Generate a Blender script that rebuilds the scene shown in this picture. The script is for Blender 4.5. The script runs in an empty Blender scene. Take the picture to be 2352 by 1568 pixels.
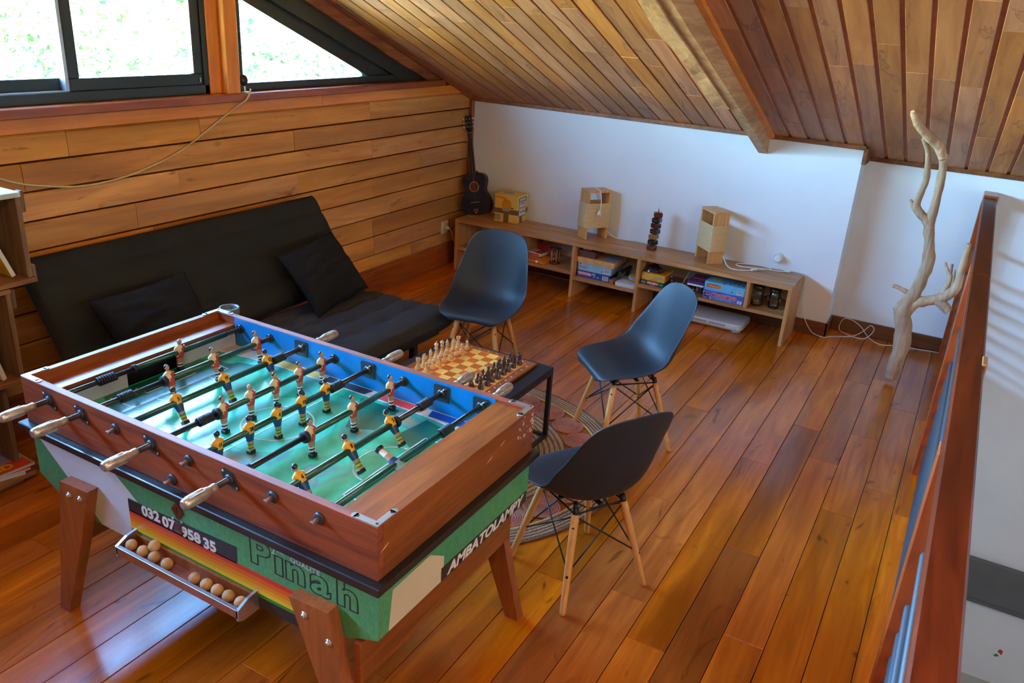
import bpy, bmesh, math, random
from mathutils import Vector, Matrix, noise
random.seed(7)
PI = math.pi
sc = bpy.context.scene
COL = sc.collection

# ------------------------------------------------------------------ camera
cam_d = bpy.data.cameras.new('camera'); cam = bpy.data.objects.new('camera', cam_d); COL.objects.link(cam)
RT = Vector((0.8661312988363473, 0.49595812290458413, 0.06198478443153222))
DN = Vector((0.23762188414305718, -0.29949233780366513, -0.924034728661861))
FW = Vector((-0.4397185615281274, 0.8150643409706113, -0.3772501911640638))
mw = Matrix.Identity(4)
for i in range(3):
    mw[i][0] = RT[i]; mw[i][1] = -DN[i]; mw[i][2] = -FW[i]
mw[2][3] = 2.2
cam.matrix_world = mw
cam_d.sensor_width = 36.0
cam_d.lens = 36.0 * 1875.70 / 2352.0
cam_d.clip_start = 0.05
sc.camera = cam

# ------------------------------------------------------------------ world, sun, fill lights, exposure
w = bpy.data.worlds.new('sky'); sc.world = w; w.use_nodes = True
nt = w.node_tree
sky = nt.nodes.new('ShaderNodeTexSky'); sky.sky_type = 'NISHITA'; sky.sun_disc = False
sky.sun_elevation = math.radians(58); sky.sun_rotation = math.radians(120); sky.altitude = 900; sky.dust_density = 0.1; sky.ozone_density = 5.0
tint = nt.nodes.new('ShaderNodeMix'); tint.data_type = 'RGBA'; tint.blend_type = 'MULTIPLY'; tint.inputs[0].default_value = 1.0
tint.inputs[7].default_value = (0.80, 1.0, 1.06, 1.0)
nt.links.new(sky.outputs[0], tint.inputs[6]); nt.links.new(tint.outputs[2], nt.nodes['Background'].inputs[0])
nt.nodes['Background'].inputs[1].default_value = 7.9

def light(name, kind, loc, energy, color, rot=(0, 0, 0), **kw):
    d = bpy.data.lights.new(name, kind); d.energy = energy; d.color = color
    for k, v in kw.items(): setattr(d, k, v)
    o = bpy.data.objects.new(name, d); o.location = loc; o.rotation_euler = rot; COL.objects.link(o)
    return o
sun = light('sun', 'SUN', (6, -4, 12), 36.0, (1.0, 0.94, 0.82), angle=0.01)
sun.rotation_euler = Vector((-0.36, 0.12, -0.92)).to_track_quat('-Z', 'Y').to_euler()
# sky portals in the window openings of the gable (they only guide the sampling of the sky)
for nm, y, z, sy, sz in (('portal_slider', 1.3, 2.05, 4.6, 0.9), ('portal_triangle', 4.55, 1.95, 1.7, 0.7)):
    p = light(nm, 'AREA', (-4.13, y, z), 1.0, (1, 1, 1), rot=(0, -PI/2, 0), shape='RECTANGLE', size=sz, size_y=sy)
    p.data.cycles.is_portal = True
# added warm fill lights without fittings, above the camera and over the stairs
light('overhead_fill', 'AREA', (-0.35, 0.15, 3.0), 9.5, (1.0, 0.66, 0.40), rot=(math.radians(12), 0, 0), shape='DISK', size=1.9)
light('stair_fill', 'AREA', (2.6, 1.4, 2.6), 9.0, (1.0, 0.70, 0.48), rot=(0, math.radians(35), 0), shape='DISK', size=1.0)

vs = sc.view_settings
vs.view_transform = 'Standard'; vs.look = 'None'; vs.gamma = 1.0; vs.exposure = 2.22
try: vs.use_curve_mapping = False
except Exception: pass
try:
    sc.cycles.max_bounces = 9; sc.cycles.diffuse_bounces = 5; sc.cycles.glossy_bounces = 4
    sc.cycles.transparent_max_bounces = 12; sc.cycles.transmission_bounces = 6
    sc.cycles.caustics_reflective = False; sc.cycles.caustics_refractive = False
    sc.cycles.sample_clamp_indirect = 6.0
    sc.cycles.use_denoising = True
except Exception: pass

# ------------------------------------------------------------------ materials
MATS = {}
def newmat(name):
    m = bpy.data.materials.new(name); m.use_nodes = True
    n = m.node_tree; b = n.nodes['Principled BSDF']
    MATS[name] = m
    return m, n, b
def N(n, t, **kw):
    x = n.nodes.new(t)
    for k, v in kw.items(): setattr(x, k, v)
    return x
def setin(b, **kw):
    tbl = dict(rough='Roughness', metal='Metallic', coat='Coat Weight', coatr='Coat Roughness', spec='Specular IOR Level', sheen='Sheen Weight', ior='IOR')
    for k, v in kw.items(): b.inputs[tbl[k]].default_value = v
def rgb(c): return (c[0], c[1], c[2], 1.0)
def objcoord(n, rnd=True, scale=(1, 1, 1)):
    tc = N(n, 'ShaderNodeTexCoord')
    out = tc.outputs['Object']
    if rnd:
        oi = N(n, 'ShaderNodeObjectInfo')
        mul = N(n, 'ShaderNodeMath', operation='MULTIPLY'); mul.inputs[1].default_value = 37.0
        n.links.new(oi.outputs['Random'], mul.inputs[0])
        ad = N(n, 'ShaderNodeVectorMath', operation='ADD')
        n.links.new(out, ad.inputs[0]); n.links.new(mul.outputs[0], ad.inputs[1]); out = ad.outputs[0]
    mp = N(n, 'ShaderNodeMapping'); mp.inputs['Scale'].default_value = scale
    n.links.new(out, mp.inputs['Vector'])
    return mp.outputs['Vector']
def tex(n, vec, scale, detail=4, dist=0.0, rough=0.55):
    t = N(n, 'ShaderNodeTexNoise'); t.inputs['Scale'].default_value = scale; t.inputs['Detail'].default_value = detail
    t.inputs['Distortion'].default_value = dist; t.inputs['Roughness'].default_value = rough
    n.links.new(vec, t.inputs['Vector'])
    return t.outputs['Fac']
def ramp(n, fac, stops):
    r = N(n, 'ShaderNodeValToRGB'); cr = r.color_ramp
    cr.elements[0].position = stops[0][0]; cr.elements[0].color = rgb(stops[0][1])
    cr.elements[1].position = stops[-1][0]; cr.elements[1].color = rgb(stops[-1][1])
    for p, c in stops[1:-1]:
        e = cr.elements.new(p); e.color = rgb(c)
    n.links.new(fac, r.inputs['Fac'])
    return r.outputs['Color']
def mixc(n, fac, a, b, mode='MIX'):
    m = N(n, 'ShaderNodeMix', data_type='RGBA', blend_type=mode)
    if isinstance(fac, float): m.inputs[0].default_value = fac
    else: n.links.new(fac, m.inputs[0])
    for i, v in ((6, a), (7, b)):
        if isinstance(v, tuple): m.inputs[i].default_value = rgb(v)
        else: n.links.new(v, m.inputs[i])
    return m.outputs[2]
def band(n, fac, c, wd):
    """1 where |fac-c| < wd (thin contour lines)."""
    s = N(n, 'ShaderNodeMath', operation='SUBTRACT'); s.inputs[1].default_value = c; n.links.new(fac, s.inputs[0])
    a = N(n, 'ShaderNodeMath', operation='ABSOLUTE'); n.links.new(s.outputs[0], a.inputs[0])
    m = N(n, 'ShaderNodeMapRange'); m.inputs['From Min'].default_value = wd; m.inputs['From Max'].default_value = 0.0
    n.links.new(a.outputs[0], m.inputs['Value'])
    return m.outputs[0]
def maprange(n, fac, a, b, c=0.0, d=1.0):
    m = N(n, 'ShaderNodeMapRange'); m.inputs['From Min'].default_value = a; m.inputs['From Max'].default_value = b
    m.inputs['To Min'].default_value = c; m.inputs['To Max'].default_value = d
    n.links.new(fac, m.inputs['Value']); return m.outputs[0]
def bump(n, b, fac, strength=0.2, dist=0.01):
    bp = N(n, 'ShaderNodeBump'); bp.inputs['Strength'].default_value = strength; bp.inputs['Distance'].default_value = dist
    n.links.new(fac, bp.inputs['Height']); n.links.new(bp.outputs[0], b.inputs['Normal'])
def randval(n, col, lo=0.8, hi=1.2, sat=0.0):
    oi = N(n, 'ShaderNodeObjectInfo')
    hs = N(n, 'ShaderNodeHueSaturation')
    n.links.new(maprange(n, oi.outputs['Random'], 0, 1, lo, hi), hs.inputs['Value'])
    if sat:
        ml = N(n, 'ShaderNodeMath', operation='MULTIPLY'); ml.inputs[1].default_value = 7.31
        fr = N(n, 'ShaderNodeMath', operation='FRACT')
        n.links.new(oi.outputs['Random'], ml.inputs[0]); n.links.new(ml.outputs[0], fr.inputs[0])
        n.links.new(maprange(n, fr.outputs[0], 0, 1, 1 - sat, 1 + sat), hs.inputs['Saturation'])
        n.links.new(maprange(n, fr.outputs[0], 0, 1, 0.5 - sat*0.035, 0.5 + sat*0.035), hs.inputs['Hue'])
    n.links.new(col, hs.inputs['Color'])
    return hs.outputs['Color']

def wood(name, dark, light_, axis='X', rough=0.45, coat=0.0, coatr=0.15, grain=1.0, var=(0.85, 1.15), sat=0.0, blotch=0.35, bumps=0.15, knots=0.0, stains=None, spec=0.5):
    m, n, b = newmat(name)
    s = {'X': (1.2, 14, 14), 'Y': (14, 1.2, 14), 'Z': (14, 14, 1.2)}[axis]
    s = tuple(v*grain for v in s)
    vec = objcoord(n, True, s)
    g = tex(n, vec, 3.0, 6, 1.2)
    mid = tuple((dark[i] + light_[i])/2 for i in range(3))
    col = ramp(n, g, [(0.28, dark), (0.5, mid), (0.72, light_)])
    s2 = tuple(v/4.0 for v in s)
    v2 = objcoord(n, True, s2)
    bl = tex(n, v2, 2.2, 3, 0.8)
    col = mixc(n, maprange(n, bl, 0.35, 0.7, 0.0, blotch), col, tuple(c*0.45 for c in dark))
    if knots:
        kv = objcoord(n, True, tuple({'X': (1.6, 5, 5), 'Y': (5, 1.6, 5), 'Z': (5, 5, 1.6)}[axis]))
        kn = tex(n, kv, 1.3, 2, 2.5)
        col = mixc(n, maprange(n, kn, 0.66, 0.78, 0.0, knots), col, tuple(c*0.25 for c in dark))
    if stains:
        sv = objcoord(n, True, {'X': (0.8, 3, 3), 'Y': (3, 0.8, 3), 'Z': (3, 3, 0.8)}[axis])
        st = tex(n, sv, 2.0, 4, 0.6)
        bd = N(n, 'ShaderNodeMath', operation='MULTIPLY'); bd.inputs[1].default_value = 0.6
        n.links.new(band(n, st, 0.62, 0.018), bd.inputs[0])
        col = mixc(n, bd.outputs[0], col, stains)
        col = mixc(n, maprange(n, st, 0.62, 0.66, 0.0, 0.22), col, stains)
    col = randval(n, col, var[0], var[1], sat)
    n.links.new(col, b.inputs['Base Color'])
    setin(b, rough=rough, coat=coat, coatr=coatr, spec=spec)
    if bumps: bump(n, b, g, bumps, 0.004)
    return m
def plain(name, c, rough=0.5, metal=0.0, coat=0.0, var=0.0, scale=30.0, bumps=0.0, spec=0.5, coatr=0.1):
    m, n, b = newmat(name)
    setin(b, rough=rough, metal=metal, coat=coat, spec=spec, coatr=coatr)
    if var or bumps:
        vec = objcoord(n, True)
        f = tex(n, vec, scale, 5)
        if var:
            col = ramp(n, f, [(0.3, tuple(max(0, x*(1 - var)) for x in c)), (0.7, tuple(min(1, x*(1 + var)) for x in c))])
            n.links.new(col, b.inputs['Base Color'])
        else: b.inputs['Base Color'].default_value = rgb(c)
        if bumps: bump(n, b, f, bumps, 0.003)
    else: b.inputs['Base Color'].default_value = rgb(c)
    return m
def glassmat(name, tint=(1, 1, 1), refl=1.0, rough=0.0):
    m, n, b = newmat(name)
    n.nodes.remove(b)
    out = n.nodes['Material Output']
    tr = N(n, 'ShaderNodeBsdfTransparent'); tr.inputs[0].default_value = rgb(tint)
    gl = N(n, 'ShaderNodeBsdfGlossy'); gl.inputs['Roughness'].default_value = rough
    fr = N(n, 'ShaderNodeFresnel'); fr.inputs[0].default_value = 1.45
    mx = N(n, 'ShaderNodeMixShader')
    n.links.new(maprange(n, fr.outputs[0], 0, 1, 0.0, refl), mx.inputs[0]); n.links.new(tr.outputs[0], mx.inputs[1]); n.links.new(gl.outputs[0], mx.inputs[2])
    n.links.new(mx.outputs[0], out.inputs['Surface'])
    return m

# ------------------------------------------------------------------ mesh building
class B:
    def __init__(s): s.v = []; s.f = []; s.m = []; s.sm = []
    def add(s, vs, fs, mi=0, smooth=False):
        o = len(s.v); s.v += [tuple(v) for v in vs]
        for f in fs: s.f.append(tuple(i + o for i in f)); s.m.append(mi); s.sm.append(smooth)
        return s
    def box(s, x0, x1, y0, y1, z0, z1, mi=0):
        vs = [(x, y, z) for x in (x0, x1) for y in (y0, y1) for z in (z0, z1)]
        return s.add(vs, [(0, 1, 3, 2), (4, 6, 7, 5), (0, 4, 5, 1), (2, 3, 7, 6), (0, 2, 6, 4), (1, 5, 7, 3)], mi)
    def cbox(s, x0, x1, y0, y1, z0, z1, c=0.003, mi=0):
        """box with chamfered edges"""
        xs = (x0, x1); ys = (y0, y1); zs = (z0, z1)
        vs = []; idx = {}
        for i in (0, 1):
            for j in (0, 1):
                for k in (0, 1):
                    p = (xs[i], ys[j], zs[k]); d = (c if i == 0 else -c, c if j == 0 else -c, c if k == 0 else -c)
                    for a in range(3):
                        q = [p[t] + (0 if t == a else d[t]) for t in range(3)]
                        idx[(i, j, k, a)] = len(vs); vs.append(tuple(q))
        fs = []
        I = lambda i, j, k, a: idx[(i, j, k, a)]
        for i in (0, 1):
            f = [I(i, 0, 0, 0), I(i, 1, 0, 0), I(i, 1, 1, 0), I(i, 0, 1, 0)]; fs.append(f if i else f[::-1])
            f = [I(0, i, 0, 1), I(1, i, 0, 1), I(1, i, 1, 1), I(0, i, 1, 1)]; fs.append(f[::-1] if i else f)
            f = [I(0, 0, i, 2), I(1, 0, i, 2), I(1, 1, i, 2), I(0, 1, i, 2)]; fs.append(f if i else f[::-1])
        for a in (0, 1):
            for b_ in (0, 1):
                fs.append([I(a, b_, 0, 0), I(a, b_, 1, 0), I(a, b_, 1, 1), I(a, b_, 0, 1)])
                fs.append([I(a, 0, b_, 0), I(a, 1, b_, 0), I(a, 1, b_, 2), I(a, 0, b_, 2)])
                fs.append([I(0, a, b_, 1), I(1, a, b_, 1), I(1, a, b_, 2), I(0, a, b_, 2)])
        for i in (0, 1):
            for j in (0, 1):
                for k in (0, 1): fs.append([I(i, j, k, 0), I(i, j, k, 1), I(i, j, k, 2)])
        return s.add(vs, fs, mi)
    def tube(s, pts, rad, n=8, mi=0, caps=True, smooth=True, closed=False):
        pts = [Vector(p) for p in pts]; k = len(pts)
        rad = rad if isinstance(rad, (list, tuple)) else [rad]*k
        vs = []; prev = None
        for i, p in enumerate(pts):
            if closed: t = pts[(i+1) % k] - pts[i-1]
            else: t = pts[min(i+1, k-1)] - pts[max(i-1, 0)]
            if t.length < 1e-9: t = Vector((0, 0, 1))
            t.normalize()
            if prev is None:
                u = t.cross(Vector((0, 0, 1)))
                if u.length < 0.05: u = t.cross(Vector((1, 0, 0)))
            else: u = prev - t*prev.dot(t)
            if u.length < 1e-6: u = t.orthogonal()
            u.normalize(); prev = u; v = t.cross(u)
            for a in range(n):
                an = 2*PI*a/n
                vs.append(p + (u*math.cos(an) + v*math.sin(an))*rad[i])
        fs = []
        for i in range(k if closed else k-1):
            for a in range(n):
                b_ = (a+1) % n; i2 = (i+1) % k
                fs.append((i*n+a, i*n+b_, i2*n+b_, i2*n+a))
        s.add(vs, fs, mi, smooth)
        if caps and not closed:
            o = len(s.v) - len(vs)
            s.f.append(tuple(o + a for a in range(n))[::-1]); s.m.append(mi); s.sm.append(False)
            s.f.append(tuple(o + (k-1)*n + a for a in range(n))); s.m.append(mi); s.sm.append(False)
        return s
    def cyl(s, p0, p1, r0, r1=None, n=12, mi=0, caps=True, smooth=True):
        return s.tube([p0, p1], [r0, r0 if r1 is None else r1], n, mi, caps, smooth)
    def lathe(s, prof, c=(0, 0, 0), n=16, mi=0, axis='Z', smooth=True, sx=1.0, sy=1.0):
        vs = []; fs = []
        for r, z in prof:
            for a in range(n):
                an = 2*PI*a/n; x = r*math.cos(an)*sx; y = r*math.sin(an)*sy
                q = {'Z': (x, y, z), 'X': (z, x, y), 'Y': (x, z, y)}[axis]
                vs.append((c[0]+q[0], c[1]+q[1], c[2]+q[2]))
        k = len(prof)
        for i in range(k-1):
            for a in range(n):
                b_ = (a+1) % n
                f = (i*n+a, i*n+b_, (i+1)*n+b_, (i+1)*n+a); fs.append(f[::-1] if axis == 'Y' else f)
        f0 = tuple(range(n))[::-1]; f1 = tuple((k-1)*n + a for a in range(n))
        fs.append(f0[::-1] if axis == 'Y' else f0); fs.append(f1[::-1] if axis == 'Y' else f1)
        s.add(vs, fs[:-2], mi, smooth); o = len(s.v) - len(vs)
        for f in fs[-2:]: s.f.append(tuple(i+o for i in f)); s.m.append(mi); s.sm.append(False)
        return s
    def prism(s, poly, axis, a, b, mi=0):
        """poly: 2-D points in the two other axes (in x,y,z order), extruded from a to b."""
        k = len(poly)
        def P(p, t): return {'X': (t, p[0], p[1]), 'Y': (p[0], t, p[1]), 'Z': (p[0], p[1], t)}[axis]
        vs = [P(p, a) for p in poly] + [P(p, b) for p in poly]
        fs = [tuple(range(k))[::-1], tuple(range(k, 2*k))] + [(i, (i+1) % k, k+(i+1) % k, k+i) for i in range(k)]
        ar = sum(poly[i][0]*poly[(i+1) % k][1] - poly[(i+1) % k][0]*poly[i][1] for i in range(k))
        flip = (ar < 0) != (axis == 'Y') != (b < a)
        if flip: fs = [f[::-1] for f in fs]
        return s.add(vs, fs, mi)
    def sphere(s, c, r, n=10, mi=0, sc_=(1, 1, 1)):
        prof = [(math.sin(PI*i/n), -math.cos(PI*i/n)) for i in range(n+1)]
        vs = []; m = n*2 if n < 8 else n + 6
        for rr, z in prof:
            for a in range(m):
                an = 2*PI*a/m
                vs.append((c[0]+r*rr*math.cos(an)*sc_[0], c[1]+r*rr*math.sin(an)*sc_[1], c[2]+r*z*sc_[2]))
        fs = [(i*m+a, i*m+(a+1) % m, (i+1)*m+(a+1) % m, (i+1)*m+a) for i in range(n) for a in range(m)]
        return s.add(vs, fs, mi, True)
    def torus(s, c, R, r, n=48, k=6, mi=0):
        return s.tube([(c[0]+R*math.cos(2*PI*i/n), c[1]+R*math.sin(2*PI*i/n), c[2]) for i in range(n)], r, k, mi, closed=True)
    def grid(s, nu, nv, fn, mi=0, smooth=True, closeu=False):
        vs = [fn(i/(nu if closeu else nu-1), j/(nv-1)) for i in range(nu) for j in range(nv)]
        fs = []
        for i in range(nu if closeu else nu-1):
            for j in range(nv-1):
                i2 = (i+1) % nu
                fs.append((i*nv+j, i2*nv+j, i2*nv+j+1, i*nv+j+1))
        return s.add(vs, fs, mi, smooth)
    def xf(s, mat, start=0):
        for i in range(start, len(s.v)): s.v[i] = tuple(mat @ Vector(s.v[i]))
        return s
    def text(s, body, size, mat, mi=0, depth=0.0006, align='CENTER', outline=0.0, sx=1.0, shear=0.0, spacing=1.0, bold=0.0):
        cu = bpy.data.curves.new('t', 'FONT'); cu.body = body; cu.size = size; cu.align_x = align; cu.align_y = 'CENTER'
        cu.shear = shear; cu.space_character = spacing; cu.resolution_u = 3; cu.offset = bold
        if outline: cu.fill_mode = 'NONE'; cu.bevel_depth = outline; cu.bevel_resolution = 0
        else: cu.extrude = depth
        o = bpy.data.objects.new('t', cu); COL.objects.link(o)
        dg = bpy.context.evaluated_depsgraph_get(); me = o.evaluated_get(dg).to_mesh()
        vs = [mat @ Vector((v.co.x*sx, v.co.y, v.co.z)) for v in me.vertices]
        fs = [tuple(p.vertices) for p in me.polygons]
        s.add(vs, fs, mi)
        o.evaluated_get(dg).to_mesh_clear(); bpy.data.objects.remove(o); bpy.data.curves.remove(cu)
        return s
    def mesh(s, name, mats):
        me = bpy.data.meshes.new(name); me.from_pydata(s.v, [], s.f)
        for m in (mats if isinstance(mats, (list, tuple)) else [mats]): me.materials.append(MATS[m] if isinstance(m, str) else m)
        me.polygons.foreach_set('material_index', s.m); me.polygons.foreach_set('use_smooth', s.sm)
        me.update()
        return me
    def build(s, name, mats, parent=None, loc=(0, 0, 0), rot=(0, 0, 0), fix=False, **props):
        me = s.mesh(name, mats)
        if fix:
            bm = bmesh.new(); bm.from_mesh(me); bmesh.ops.recalc_face_normals(bm, faces=bm.faces); bm.to_mesh(me); bm.free()
        return link(name, me, parent, loc, rot, **props)
def link(name, me, parent=None, loc=(0, 0, 0), rot=(0, 0, 0), **props):
    o = bpy.data.objects.new(name, me); COL.objects.link(o)
    if parent: o.parent = parent
    o.location = loc; o.rotation_euler = rot
    for k, v in props.items(): o[k] = v
    return o
def thing(name, label, cat, loc=(0, 0, 0), rot=(0, 0, 0), group=None):
    o = bpy.data.objects.new(name, None); COL.objects.link(o); o.location = loc; o.rotation_euler = rot
    o.empty_display_size = 0.05
    o['label'] = label; o['category'] = cat
    if group: o['group'] = group
    return o
def struct(name, loc=(0, 0, 0), rot=(0, 0, 0)):
    o = bpy.data.objects.new(name, None); COL.objects.link(o); o.location = loc; o.rotation_euler = rot; o['kind'] = 'structure'
    return o
def T(loc, rx=0, ry=0, rz=0):
    from mathutils import Euler
    return Matrix.Translation(loc) @ Euler((rx, ry, rz)).to_matrix().to_4x4()
def smooth_path(pts, n=6):
    """Catmull-Rom through the points"""
    P = [Vector(p) for p in pts]; out = []
    for i in range(len(P)-1):
        p0 = P[max(i-1, 0)]; p1 = P[i]; p2 = P[i+1]; p3 = P[min(i+2, len(P)-1)]
        for k in range(n):
            t = k/n
            out.append(0.5*((2*p1) + (p2-p0)*t + (2*p0-5*p1+4*p2-p3)*t*t + (3*p1-p0-3*p2+p3)*t**3))
    out.append(P[-1]); return out
def copy_tree(o, parent=None, label=None, group=None):
    c = o.copy(); COL.objects.link(c)
    if parent: c.parent = parent
    if label: c['label'] = label
    if group: c['group'] = group
    for ch in list(o.children): copy_tree(ch, c)
    return c

# ------------------------------------------------------------------ material list
wood('floor_wood', (0.44, 0.094, 0.004), (0.80, 0.226, 0.011), 'Y', rough=0.26, coat=0.28, coatr=0.13, grain=0.42, var=(0.86, 1.10), sat=0.03, blotch=0.85, bumps=0.02, knots=0.9, spec=0.36)
wood('siding_wood', (0.62, 0.235, 0.055), (0.92, 0.44, 0.125), 'Y', rough=0.55, grain=0.4, var=(0.84, 1.12), sat=0.06, blotch=0.75, bumps=0.15, knots=0.7)
wood('ceiling_board_wood', (0.41, 0.140, 0.042), (0.66, 0.275, 0.098), 'Y', rough=0.6, grain=0.4, var=(0.80, 1.15), sat=0.09, blotch=0.35, bumps=0.1, knots=0.3, stains=(0.13, 0.045, 0.015))
wood('ceiling_gap_wood', (0.42, 0.115, 0.018), (0.64, 0.21, 0.04), 'Y', rough=0.6, grain=0.5, bumps=0.1)
wood('beam_wood', (0.42, 0.185, 0.07), (0.74, 0.42, 0.185), 'Y', rough=0.6, grain=0.6, blotch=0.4, bumps=0.2, knots=0.5)
wood('orange_trim_wood', (0.70, 0.18, 0.014), (0.90, 0.32, 0.040), 'Y', rough=0.4, coat=0.2, grain=0.5, bumps=0.08)
wood('post_wood', (0.70, 0.18, 0.014), (0.90, 0.32, 0.040), 'Z', rough=0.4, coat=0.2, grain=0.5, bumps=0.08)
wood('red_trim_wood', (0.22, 0.042, 0.008), (0.44, 0.105, 0.020), 'Y', rough=0.35, coat=0.3, grain=0.5)
wood('baseboard_wood', (0.10, 0.028, 0.009), (0.24, 0.075, 0.022), 'X', rough=0.35, coat=0.3, grain=0.5)
wood('rafter_wood', (0.18, 0.045, 0.012), (0.46, 0.14, 0.03), 'Y', rough=0.5, grain=0.6, blotch=0.7, bumps=0.2, knots=0.8)
wood('shelf_wood', (0.34, 0.145, 0.045), (0.74, 0.37, 0.135), 'X', rough=0.38, grain=0.45, var=(0.95, 1.05), blotch=0.5, bumps=0.05)
wood('shelf_wood_upright', (0.46, 0.19, 0.06), (0.74, 0.37, 0.13), 'Z', rough=0.4, grain=0.45, var=(0.95, 1.05), blotch=0.3, bumps=0.05)
wood('cabinet_wood', (0.13, 0.017, 0.002), (0.40, 0.068, 0.008), 'X', rough=0.55, coat=0.0, grain=0.7, var=(0.95, 1.05), blotch=0.25, bumps=0.04)
wood('cabinet_wood_y', (0.17, 0.036, 0.007), (0.36, 0.092, 0.016), 'Y', rough=0.32, coat=0.2, grain=0.7, var=(0.95, 1.05), blotch=0.25, bumps=0.04)
wood('table_leg_wood', (0.24, 0.052, 0.010), (0.42, 0.11, 0.022), 'Z', rough=0.4, coat=0.15, grain=0.8, var=(0.95, 1.05), bumps=0.08)
wood('chair_leg_wood', (0.60, 0.25, 0.060), (0.82, 0.42, 0.13), 'Z', rough=0.4, grain=0.5, var=(0.92, 1.06), blotch=0.2, bumps=0.05)
wood('lamp_wood', (0.64, 0.29, 0.08), (0.86, 0.48, 0.17), 'Z', rough=0.45, grain=0.6, var=(0.95, 1.05), blotch=0.3, bumps=0.05)
wood('crate_wood', (0.13, 0.065, 0.03), (0.33, 0.18, 0.085), 'Z', rough=0.7, grain=0.6, var=(0.85, 1.15), blotch=0.5, bumps=0.25, knots=0.4)
wood('crate_wood_y', (0.20, 0.075, 0.024), (0.42, 0.18, 0.06), 'Y', rough=0.6, grain=0.6, var=(0.85, 1.15), blotch=0.4, bumps=0.2)
wood('rail_wood', (0.085, 0.010, 0.0015), (0.20, 0.028, 0.004), 'Y', rough=0.42, coat=0.05, coatr=0.15, spec=0.2, grain=0.6, blotch=0.6, bumps=0.05)
wood('rail_post_wood', (0.26, 0.030, 0.005), (0.50, 0.090, 0.012), 'Z', rough=0.35, coat=0.2, coatr=0.08, grain=0.6, blotch=0.5, bumps=0.05)
wood('driftwood', (0.36, 0.195, 0.105), (0.72, 0.45, 0.27), 'Z', rough=0.75, grain=0.7, blotch=0.5, bumps=0.35, knots=0.4)
wood('board_maple', (0.80, 0.34, 0.04), (0.95, 0.50, 0.10), 'X', rough=0.4, coat=0.05, grain=1.0, blotch=0.1, bumps=0.02)
wood('board_walnut', (0.48, 0.080, 0.005), (0.70, 0.150, 0.012), 'X', rough=0.4, coat=0.05, grain=1.0, blotch=0.1, bumps=0.02)
wood('board_border', (0.24, 0.050, 0.009), (0.40, 0.10, 0.02), 'X', rough=0.28, coat=0.4, grain=0.8, blotch=0.2, bumps=0.02)
wood('boxwood', (0.66, 0.34, 0.11), (0.85, 0.52, 0.21), 'Z', rough=0.3, coat=0.3, grain=1.5, var=(0.9, 1.08), blotch=0.1, bumps=0.02)
wood('dark_rosewood', (0.045, 0.018, 0.010), (0.11, 0.042, 0.022), 'Z', rough=0.25, coat=0.4, grain=1.5, var=(0.85, 1.1), blotch=0.2, bumps=0.02)
wood('ball_cork', (0.44, 0.24, 0.10), (0.60, 0.36, 0.17), 'Z', rough=0.7, grain=1.5, blotch=0.1, bumps=0.1)
plain('plaster', (0.80, 0.80, 0.81), rough=0.75, var=0.025, scale=3.0, bumps=0.05)
plain('window_frame', (0.018, 0.026, 0.022), rough=0.35, metal=0.0, coat=0.2)
plain('window_track', (0.45, 0.5, 0.55), rough=0.35, metal=0.6)
glassmat('window_glass', (0.94, 0.98, 0.96), refl=0.7)
glassmat('jar_glass', (0.86, 0.9, 0.88), refl=2.2, rough=0.03)
glassmat('clear_plastic', (0.72, 0.70, 0.72), refl=3.0, rough=0.12)
plain('lower_beam', (0.13, 0.13, 0.125), rough=0.6, var=0.1, scale=4)
plain('lower_floor', (0.42, 0.40, 0.34), rough=0.6, var=0.06, scale=2)
plain('white_plastic', (0.78, 0.78, 0.78), rough=0.4)
plain('cream_plastic', (0.70, 0.62, 0.45), rough=0.45)
plain('cable_cream', (0.62, 0.47, 0.26), rough=0.5)
plain('black_plastic', (0.012, 0.012, 0.013), rough=0.35)
plain('black_rubber', (0.010, 0.010, 0.012), rough=0.6)
plain('black_metal', (0.014, 0.015, 0.018), rough=0.42, metal=0.3)
plain('dark_steel', (0.055, 0.045, 0.042), rough=0.3, metal=0.7)
plain('steel', (0.52, 0.54, 0.56), rough=0.3, metal=0.9)
plain('worn_aluminium', (0.50, 0.44, 0.38), rough=0.34, metal=0.75, var=0.25, scale=40, bumps=0.2)
plain('rust_screw', (0.20, 0.09, 0.06), rough=0.6, metal=0.4)
plain('rod_green', (0.008, 0.055, 0.026), rough=0.3, coat=0.3)
plain('escutcheon', (0.022, 0.026, 0.032), rough=0.45)
plain('ledge_black', (0.012, 0.011, 0.012), rough=0.3, coat=0.3)
plain('chair_shell', (0.015, 0.0165, 0.019), rough=0.52, bumps=0.03, scale=260, spec=0.42)
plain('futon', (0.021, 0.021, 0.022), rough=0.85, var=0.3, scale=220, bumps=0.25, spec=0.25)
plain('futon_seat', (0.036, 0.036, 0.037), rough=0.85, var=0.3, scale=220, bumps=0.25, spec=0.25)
plain('cushion_black', (0.011, 0.011, 0.012), rough=0.85, var=0.2, scale=120, bumps=0.2, spec=0.2)
plain('paint_blue', (0.0, 0.185, 0.47), rough=0.35, coat=0.3, var=0.12, scale=14)
plain('paint_white', (0.58, 0.58, 0.57), rough=0.5, var=0.08, scale=5)
plain('paint_cream', (0.62, 0.46, 0.27), rough=0.5, var=0.06, scale=6)
plain('paint_brown', (0.026, 0.016, 0.013), rough=0.5)
plain('paint_letter', (0.70, 0.66, 0.58), rough=0.5)
plain('paint_dim_letter', (0.40, 0.46, 0.44), rough=0.5)
plain('red', (0.60, 0.035, 0.02), rough=0.45)
plain('orange_red', (0.68, 0.11, 0.012), rough=0.45)
plain('orange', (0.72, 0.20, 0.010), rough=0.45)
plain('amber', (0.75, 0.32, 0.015), rough=0.45)
plain('yellow', (0.78, 0.48, 0.025), rough=0.45)
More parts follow.
